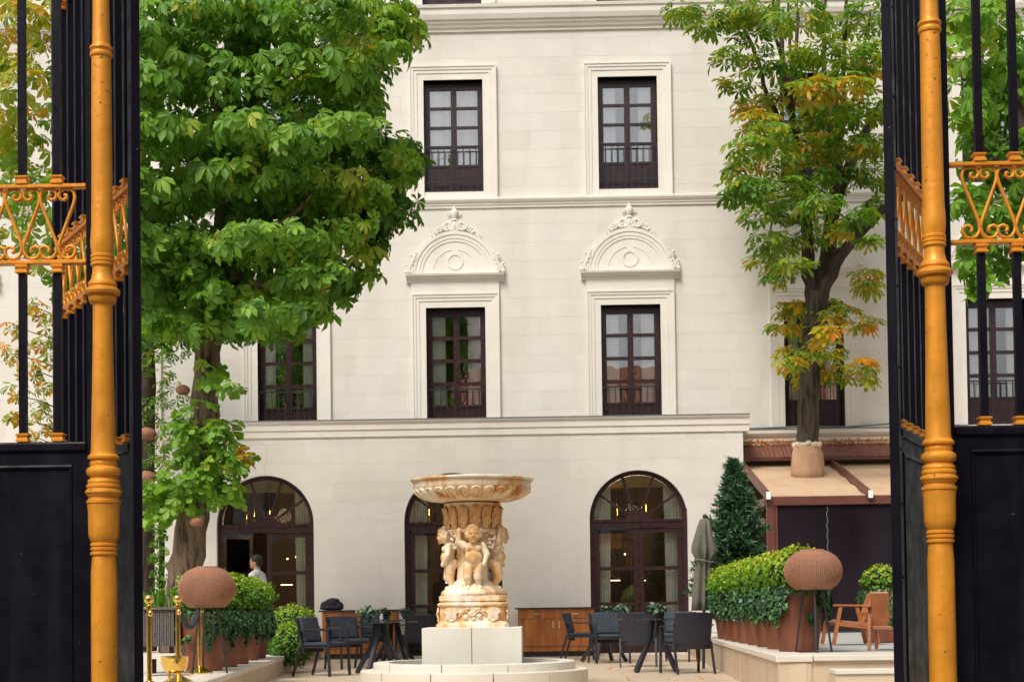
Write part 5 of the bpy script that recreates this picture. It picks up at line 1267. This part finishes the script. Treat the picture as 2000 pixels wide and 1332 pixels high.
for xx in (x0b+.1, x1b-.08): MB().box(xx-.02, xx+.02, y_+.05, y_+.3, TL+.002, z_-.051).build('leg', M['black_iron'], t)
# climbing plant on a pole at the far left
q = at(314, 1160, 25.5); t = thing('climbing_plant', 'slim climbing plant on a dark pole left of the big trunk', 'plant', (q.x, 25.5, TL)); MB().tube([(q.x, 25.5, TL), (q.x+.03, 25.5, at(318, 1010, 25.5).z)], .05, 8).build('pole', M['bark2'], t)
PP = [[], [], [], []]
for py in range(1035, 1175, 14):
    c = at(312+8*math.sin(py*.2), py, 25.4)
    for a_, b_ in zip(PP, shell((c.x, 25.4, c.z), (.12, .1, .1), 90, .6, .3, .5, .2, 0, (.4, 1.1))): a_.append(b_)
P, N_, A_, T = [np.concatenate(x) for x in PP]; link('foliage', leaf_mesh('foliage', IVY, P-np.array(ORG[t]), frames(N_, A_), rng.uniform(.7, 1.2, len(P)), T, M['leafC']), t, 'stuff')
# ------------------------------------------------------------------ awning pergola on the right terrace
AW = thing('awning_pergola', 'brown framed pergola with sloping tan awning and dark clear side screens', 'pergola', (at(1500, 1100, 27).x, 27.0, TR))
YA = 27.0; ax0 = at(1497, 1000, YA).x; ax1 = ax0+6.4; za0, za1 = at(1600, 986, YA).z, at(1600, 969, YA).z
yb_ = YW-.35; zb_ = at(1600, 905, yb_).z
bevel(MB().box(ax0-.01, ax1, YA-.06, YA+.06, za0, za1).build('front_beam', M['brownmetal'], AW), .006, 1)
for x in (ax0+.065, ax0+2.45, ax1-.07): MB().box(x-.065, x+.065, YA-.055, YA+.055, TR, za0-.001).build('post', M['brownmetal'], AW)
MB().box(ax0+.14, ax0+.19, YA-.03, YA+.03, TR, za0-.001).build('screen_jamb', M['brownmetal'], AW)
def slope(y): return za1+.012+(zb_-za1)*(y-YA)/(yb_-YA)
def sheet(name, x0, x1, ya, yb, mat, dz=0, th=.012, n=8):
    v = []; f = []
    for i in range(n+1):
        y = ya+(yb-ya)*i/n; sag = -.035*math.sin(math.pi*i/n*4)**2
        v += [(x0, y, slope(y)+dz+sag), (x1, y, slope(y)+dz+sag), (x1, y, slope(y)+dz+sag-th), (x0, y, slope(y)+dz+sag-th)]
    for i in range(n):
        for j in range(4): f.append((i*4+j, i*4+(j+1) % 4, i*4+4+(j+1) % 4, i*4+4+j))
    f += [(0, 1, 2, 3), (n*4+3, n*4+2, n*4+1, n*4)]
    return MB().add(v, f).build(name, mat, AW, True)
rails = [ax0+.02, at(1697, 958, YA).x, ax1-.05]
for i in range(2): sheet('awning_sheet', rails[i]+.05, rails[i+1]-.05, YA+.02, yb_, M['awning'], 0, .012, 16)
for x in rails:
    o = MB().bar((x, YA-.12, slope(YA-.12)+.02), (x, yb_, slope(yb_)+.03), .08, .13).build('guide_rail', M['brownmetal'], AW)
    MB().box(x-.038, x+.038, YA-.15, YA-.121, slope(YA)-.06, slope(YA)+.07).build('end_cap', M['shutter'], o)
for x, y1 in ((ax0+.02, YB),): 
    MB().box(x-.04, x+.04, YA+.061, yb_, za0, za1-.002).build('side_beam', M['brownmetal'], AW); MB().box(x-.03, x+.03, YA+.061, yb_, za0-.30, za0-.22).build('side_beam', M['brownmetal'], AW)
sc_ = MB(); 
for i in range(2):
    x0, x1 = (ax0+.19, ax0+2.38) if i == 0 else (ax0+2.52, ax1-.14); MB().box(x0, x1, YA-.004, YA+.004, TR+.02, za0-.002).build('clear_screen', M['pvc'], AW)
MB().box(ax0+.05, ax1, YA+2.6, YA+2.7, TR, za0+.3).build('dark_backing', M['roomwood'], AW)  # added dark sheet, stands in for the shade under the awning
rz_ = [at(1615, y, YA-.02) for y in (990, 1075)]
ropem = MB().tube([(rz_[0].x+.01*math.sin(i*.9), YA-.03, rz_[0].z+(TR+.6-rz_[0].z)*i/60) for i in range(61)], .008, 5); ropem.build('blind_cord', M['lead'], AW, True)
y_c = YW-.16; zc0, zc1 = at(1600, 897, y_c).z, at(1600, 877, y_c).z; cx0, cx1 = bx1+.02, 15
cm = MB(); n = 150
for i in range(n+1):
    x = cx0+(cx1-cx0)*i/n*.6; w = .02*(i % 2); cm.v += [(x, y_c-.5, zc0+w), (x+.0, y_c+.14, zc1+w+.12)]
cm.f = [(2*i, 2*i+2, 2*i+3, 2*i+1) for i in range(n)]; cm.build('corrugated_flashing', M['corr'], AW)
MB().box(cx0, cx0+9, y_c-.53, y_c-.50, zc0-.06, zc0+.005).build('gutter_edge', M['brownmetal'], AW); MB().box(cx0, cx0+9, y_c-.1, y_c+.1, zb_-.02, zc0-.07).build('back_shadow_board', M['roomwood'], AW)  # the dark board stands in for shade between awning and flashing
lv = leaf_mesh('leaf_litter', [diamond(.07, .04)], np.stack([rng.uniform(cx0, cx0+4, 420), y_c+rng.uniform(-.08, .12, 420), zc1+.13+rng.uniform(-.02, .06, 420)], 1), frames(rng.normal(size=(420, 3))+np.array((0, -.5, 1)), rng.normal(size=(420, 3))), np.ones(420), rng.uniform(.75, 1, 420), M['leafB']); tag(link('leaf_litter', lv), 'brown fallen leaves lying along the corrugated flashing', 'leaves', kind='stuff')
q = rng.uniform(0, 1, (70, 2)); P = np.stack([rails[0]+.1+q[:, 0]*5, YA+.2+q[:, 1]*3.2, np.zeros(70)], 1); P[:, 2] = [slope(y)+.012 for y in P[:, 1]]
tag(link('fallen_leaves', leaf_mesh('fallen_leaves', [diamond(.06, .035)], P, frames(np.tile((0., -.15, 1.), (70, 1)), rng.normal(size=(70, 3))), np.ones(70), rng.uniform(.85, 1, 70), M['leafB'])), 'scattered brown leaves fallen on the tan awning', 'leaves', kind='stuff')
# ------------------------------------------------------------------ spruce and closed parasol
YS = 23.6; q = at(1437, 1120, YS); tz = at(1432, 905, YS).z; bz = at(1437, 1130, YS).z
T6 = thing('spruce_tree', 'dark green conical spruce between the closed parasol and the pergola', 'tree', (q.x, YS, TR))
MB().tube([(q.x, YS, TR), (q.x, YS, tz)], [.07, .01], 8).build('trunk', M['bark2'], T6)
PP, NN, AA, TT = [], [], [], []
hgt = tz-bz+.35
nb = 230
for k in range(nb):
    u = (k+.5)/nb; z = bz-.35+hgt*u; L = (.70*(1-u)**1.1+.03)*random.choice((.5, .75, .9, 1.0, 1.1, 1.25)); a = k*2.39996; up = .15+.75*u
    n = int(14+60*L); s = np.linspace(.15, 1, n)
    dirv = np.array((math.cos(a), math.sin(a), 0)); base = np.array((q.x, YS, z))
    pos = base+dirv*(s*L)[:, None]+np.array((0, 0, 1))*(up*L*s**1.4-.1*L*s)[:, None]
    for side in (-1, 1, 0, 0):
        PP.append(pos+rng.normal(size=(n, 3))*.012)
        sd_ = np.array((-math.sin(a), math.cos(a), 0))*side
        AA.append(dirv*.8+sd_*.9+np.array((0, 0, .35 if side else .9))+rng.normal(size=(n, 3))*.35); NN.append(rng.normal(size=(n, 3))+np.array((0, 0, .6))); TT.append(.25+.55*s+rng.normal(size=n)*.15)
P, N_, A_, T = np.concatenate(PP), np.concatenate(NN), np.concatenate(AA), np.clip(np.concatenate(TT), 0, 1)
for k in range(16):
    a = random.uniform(0, 6.28); b = np.array((q.x+random.uniform(-.12, .12), YS+random.uniform(-.12, .12), tz-random.uniform(.1, .75))); l = random.uniform(.18, .34)
    dv = np.array((math.cos(a)*.55, math.sin(a)*.55, .8)); s = np.linspace(0, 1, 16)
    for side in (-1, 1): P = np.concatenate([P, b+dv*(s*l)[:, None]]); A_ = np.concatenate([A_, np.tile(dv, (16, 1))+rng.normal(size=(16, 3))*.35]); N_ = np.concatenate([N_, rng.normal(size=(16, 3))]); T = np.concatenate([T, np.full(16, .8)])
link('crown', leaf_mesh('crown', [diamond(.09, .022), diamond(.11, .02)], P-np.array(ORG[T6]), frames(N_, A_), rng.uniform(.7, 1.2, len(P)), T, M['leafE']), T6, 'stuff')
YP = 22.6; q = at(1371, 1110, YP); zt = at(1374, 1012, YP).z; zb = at(1370, 1192, YP).z
T7 = thing('closed_parasol', 'closed olive grey parasol tied up beside the right arched door', 'parasol', (q.x, YP, FL))
MB().tube([(q.x, YP, FL), (q.x+.05, YP, zt+.03)], .022, 10).ball((q.x+.05, YP, zt+.03), .03).build('pole', M['charcoal'], T7, True)
def fold(t, z, i): return 1+.42*math.sin(7*t+.5*math.sin(i*.6))*min(1, .25+i*.12)+.06*math.sin(15*t+i)
H7 = zt-zb; pr = [(.20, 0), (.19, .12), (.17, .3), (.14, .5), (.15, .56), (.24, .64), (.235, .7), (.19, .8), (.14, .92), (.10, .985), (.03, 1.0)]
m = MB().lathe([(r*.60, zb+H7*u) for r, u in pr], (0, 0, 0), 84, mod=lambda t, z, i: fold(t, z, 10-i))
m.v = [(x+q.x+.05*(z-zb)/H7, y+YP, z) for x, y, z in m.v]; m.build('canopy', M['parasol'], T7, True, angle=180)
MB().tube([(q.x+.03+.135*math.cos(t), YP+.135*math.sin(t), zb+H7*.535+.02*math.sin(2*t)) for t in [2*math.pi*k/20 for k in range(20)]], .016, 6, closed=True).build('tie_strap', M['parasol'], T7, True)
# ------------------------------------------------------------------ wooden armchairs on the right terrace
def make_wchair():
    t = proto('wooden_armchair')
    for sg in (-1, 1):
        x = sg*.30
        MB().bar((x, -.36, 0), (x, -.24, .60), .04, .055, (0, 1, 0)).build('leg', M['teak2'], t); MB().bar((x, .36, 0), (x, .22, .60), .04, .055, (0, 1, 0)).build('leg', M['teak2'], t)
        bevel(MB().bar((x, -.36, .615), (x, .36, .60), .075, .03).build('armrest', M['teak2'], t), .008, 1)
        MB().bar((x, -.31, .33), (x, .31, .25), .03, .06, (0, 0, 1)).build('side_rail', M['teak2'], t)
        o = MB().box(sg*.145-.125, sg*.145+.125, -.02, .02, 0, .52); o.move(Matrix.Translation((0, .22, .30)) @ Matrix.Rotation(R(-20), 4, 'X')); bevel(o.build('back_panel', M['teak2'], t, True), .03, 3)
    bevel(MB().bar((0, -.33, .36), (0, .26, .29), .54, .07).build('seat_cushion', M['wicker'], t, True), .02, 2)
    MB().bar((-.3, .27, .47), (.3, .27, .47), .04, .05).build('back_rail', M['teak2'], t)
    return t
WC = make_wchair()
for px, py, Y, rz, lab in ((1660, 1251, 18.6, -83, 'wooden armchair seen side on, right of the wicker lamp'), (1748, 1262, 16.2, 160, 'wooden armchair with split back partly hidden by the right gate leaf')):
    q = atz(px, py, TR+.004); put(WC, used, (at(px, py, Y).x, Y, TR+.002), R(rz), lab, 'chair', 'wooden armchairs on the right terrace', .76)
# ------------------------------------------------------------------ waiter at the left door
YM = 25.4; q = at(500, 1100, YM); hx = q.x; zg = TL; hz = at(497, 1090, YM).z; hgt = hz-zg; s = hgt/1.75*1.03
PE = thing('person', 'person in a white shirt with a shoulder strap, facing left at the open door', 'person', (hx, YM, zg)); 
def w(x, y, z): return (x*s, y*s, z*s)
P = [('e', w(-.01, 0, 1.64), w(.106, .084, .12)), ('e', w(-.055, 0, 1.585), w(.055, .058, .065)), ('e', w(-.112, 0, 1.605), w(.018, .014, .022)), ('e', w(-.098, 0, 1.56), w(.016, .022, .008)), ('e', w(-.088, 0, 1.535), w(.025, .03, .02)), ('e', w(.02, .082, 1.60), w(.022, .012, .032)), ('e', w(.02, -.082, 1.60), w(.022, .012, .032)), ('e', w(-.09, 0, 1.655), w(.022, .05, .012)), ('e', w(-.085, -.03, 1.63), w(.012, .012, .008)), ('e', w(-.085, .03, 1.63), w(.012, .012, .008)),
     ('c', w(.02, 0, 1.42), w(.015, 0, 1.56), .062*s, .058*s), ('e', w(.02, 0, 1.25), w(.11, .17, .2)), ('e', w(.01, 0, 1.02), w(.1, .15, .18))]
for sg in (-1, 1):
    st_ = sg*.16
    P += [('c', w(0, sg*.09, .92), w(-.04*sg-.03, sg*.09, .5), .085*s, .06*s), ('c', w(-.04*sg-.03, sg*.09, .5), w(st_+.06, sg*.09, .08), .058*s, .04*s), ('c', w(st_+.06, sg*.09, .045), w(st_-.10, sg*.09, .035), .04*s, .032*s),
          ('c', w(.02, sg*.19, 1.39), w(.06, sg*.22, 1.12), .055*s, .045*s), ('c', w(.06, sg*.22, 1.12), w(-.14, sg*.19, 1.04), .042*s, .03*s), ('e', w(-.19, sg*.185, 1.035), w(.05, .018, .032))]
    for k in range(4): P.append(('c', w(-.22, sg*.185, 1.05-.018*k), w(-.275+.008*abs(k-1), sg*.175, 1.03-.018*k), .010*s, .008*s))
    P.append(('c', w(-.18, sg*.17, 1.05), w(-.22, sg*.145, 1.07), .011*s, .009*s))
blob('body', P, .011, M['skin'], PE, 2)
P = [('e', w(.02, 0, 1.25), w(.135, .20, .185)), ('e', w(.01, 0, 1.04), w(.125, .178, .15)), ('c', w(.022, 0, 1.40), w(.018, 0, 1.455), .085*s, .072*s), ('c', w(.02, -.1, 1.39), w(.02, .1, 1.39), .088*s, .088*s)]
for sg in (-1, 1): P += [('c', w(.02, sg*.185, 1.37), w(.065, sg*.225, 1.12), .08*s, .062*s), ('c', w(.065, sg*.225, 1.12), w(-.10, sg*.195, 1.05), .06*s, .046*s)]
blob('shirt', P, .013, M['shirt'], PE, 3)
P = [('e', w(.01, 0, .93), w(.125, .175, .1))]
for sg in (-1, 1): P += [('c', w(0, sg*.085, .9), w(-.04*sg-.03, sg*.09, .5), .105*s, .082*s), ('c', w(-.04*sg-.03, sg*.09, .5), w(sg*.16+.06, sg*.09, .1), .08*s, .062*s)]
blob('trousers', P, .014, M['trouser'], PE, 3)
P = [('e', w(.012, 0, 1.668), w(.11, .093, .098)), ('e', w(.055, 0, 1.63), w(.062, .083, .09)), ('e', w(-.045, 0, 1.725), w(.06, .07, .035))]
blob('hair', P, .011, M['hair'], PE, 2)
PE.rotation_euler = (0, 0, R(-16))
MB().tube([w(.0, -.11, 1.475), w(-.105, -.13, 1.36), w(-.13, -.13, 1.2), w(-.13, -.12, 1.0)], .014*s, 6).tube([w(.03, -.11, 1.485), w(.13, -.13, 1.38), w(.165, -.13, 1.22), w(.145, -.12, 1.0)], .014*s, 6).build('shoulder_strap', M['trouser'], PE, True)
fl = rng.uniform(0, 1, (46, 2)); P = np.stack([-3.0+fl[:, 0]*6.6, 16.2+fl[:, 1]*12.5, np.full(46, FL+.012)], 1)
tag(link('fallen_leaves', leaf_mesh('fallen_leaves', [diamond(.09, .05)], P, frames(np.tile((0., 0., 1.), (46, 1))+rng.normal(size=(46, 3))*.2, rng.normal(size=(46, 3))), rng.uniform(.6, 1.2, 46), rng.uniform(.75, 1, 46), M['leafB'])), 'a few dry brown leaves scattered on the courtyard paving', 'leaves', kind='stuff')
# ------------------------------------------------------------------ across the street, mirrored in the window glass
OB = thing('apartment_building', 'orange house with tiled roof mirrored in the lower windows, across the street', 'building', (3, -20, 0))
MB().box(-14, 20, -30, -20, 0, 12.2).build('wall', pmat('ochre render', (.50, .27, .11), .9, var=.15), OB)
rt = MB()
for k in range(140): xx = -14.5+k*.25; rt.tube([(xx, -19.3, 12.2), (xx, -25, 15.2)], .14, 6)
rt.build('roof', pmat('clay roof tile', (.42, .14, .06), .85, var=.3, scale=3), OB)
for k in range(8):
    for z in (1.5, 5, 8.5): MB().box(-12+k*4, -10.8+k*4, -20.05, -19.98, z, z+2.1).build('window', M['brown'], OB)
OW = thing('apartment_building', 'tall pale house mirrored in the upper windows, across the street', 'building', (-16, -34, 0))
MB().box(-44, -4, -46, -34, 0, 27).build('wall', M['trim'], OW)
for k in range(9):
    for z in (8, 12, 16, 20, 24): MB().box(-42+k*4.2, -40.4+k*4.2, -34.05, -33.98, z, z+1.9).build('window', M['lead'], OW)
for i, (x, y, z, lab) in enumerate(((1.2, -9, 15, 'street tree mirrored in the right lower window'), (-5.5, -11, 21, 'street tree mirrored in the upper left window'), (7.5, -8, 12, 'street tree mirrored in the farther right windows'))):
    t = thing('street_tree', lab, 'tree', (x, y, 0)); MB().tube(wobble([(x, y, 0), (x+.2, y, z*.5), (x, y, z)], 4, .1), .16, 8).build('trunk', M['bark2'], t, True)
    lb = [((x+random.uniform(-1.5, 1.5), y+random.uniform(-1.5, 1.5), z+random.uniform(-1.6, 1.6)), (1.0, 1.0, .8), 46, .35, .12) for k in range(9)]
    P, N_, A_, T = place_leaves(lb); link('crown', leaf_mesh('crown', CHEST, P-np.array((x, y, 0)), frames(N_, A_), rng.uniform(.9, 1.4, len(P)), T, M['leafA']), t, 'stuff')
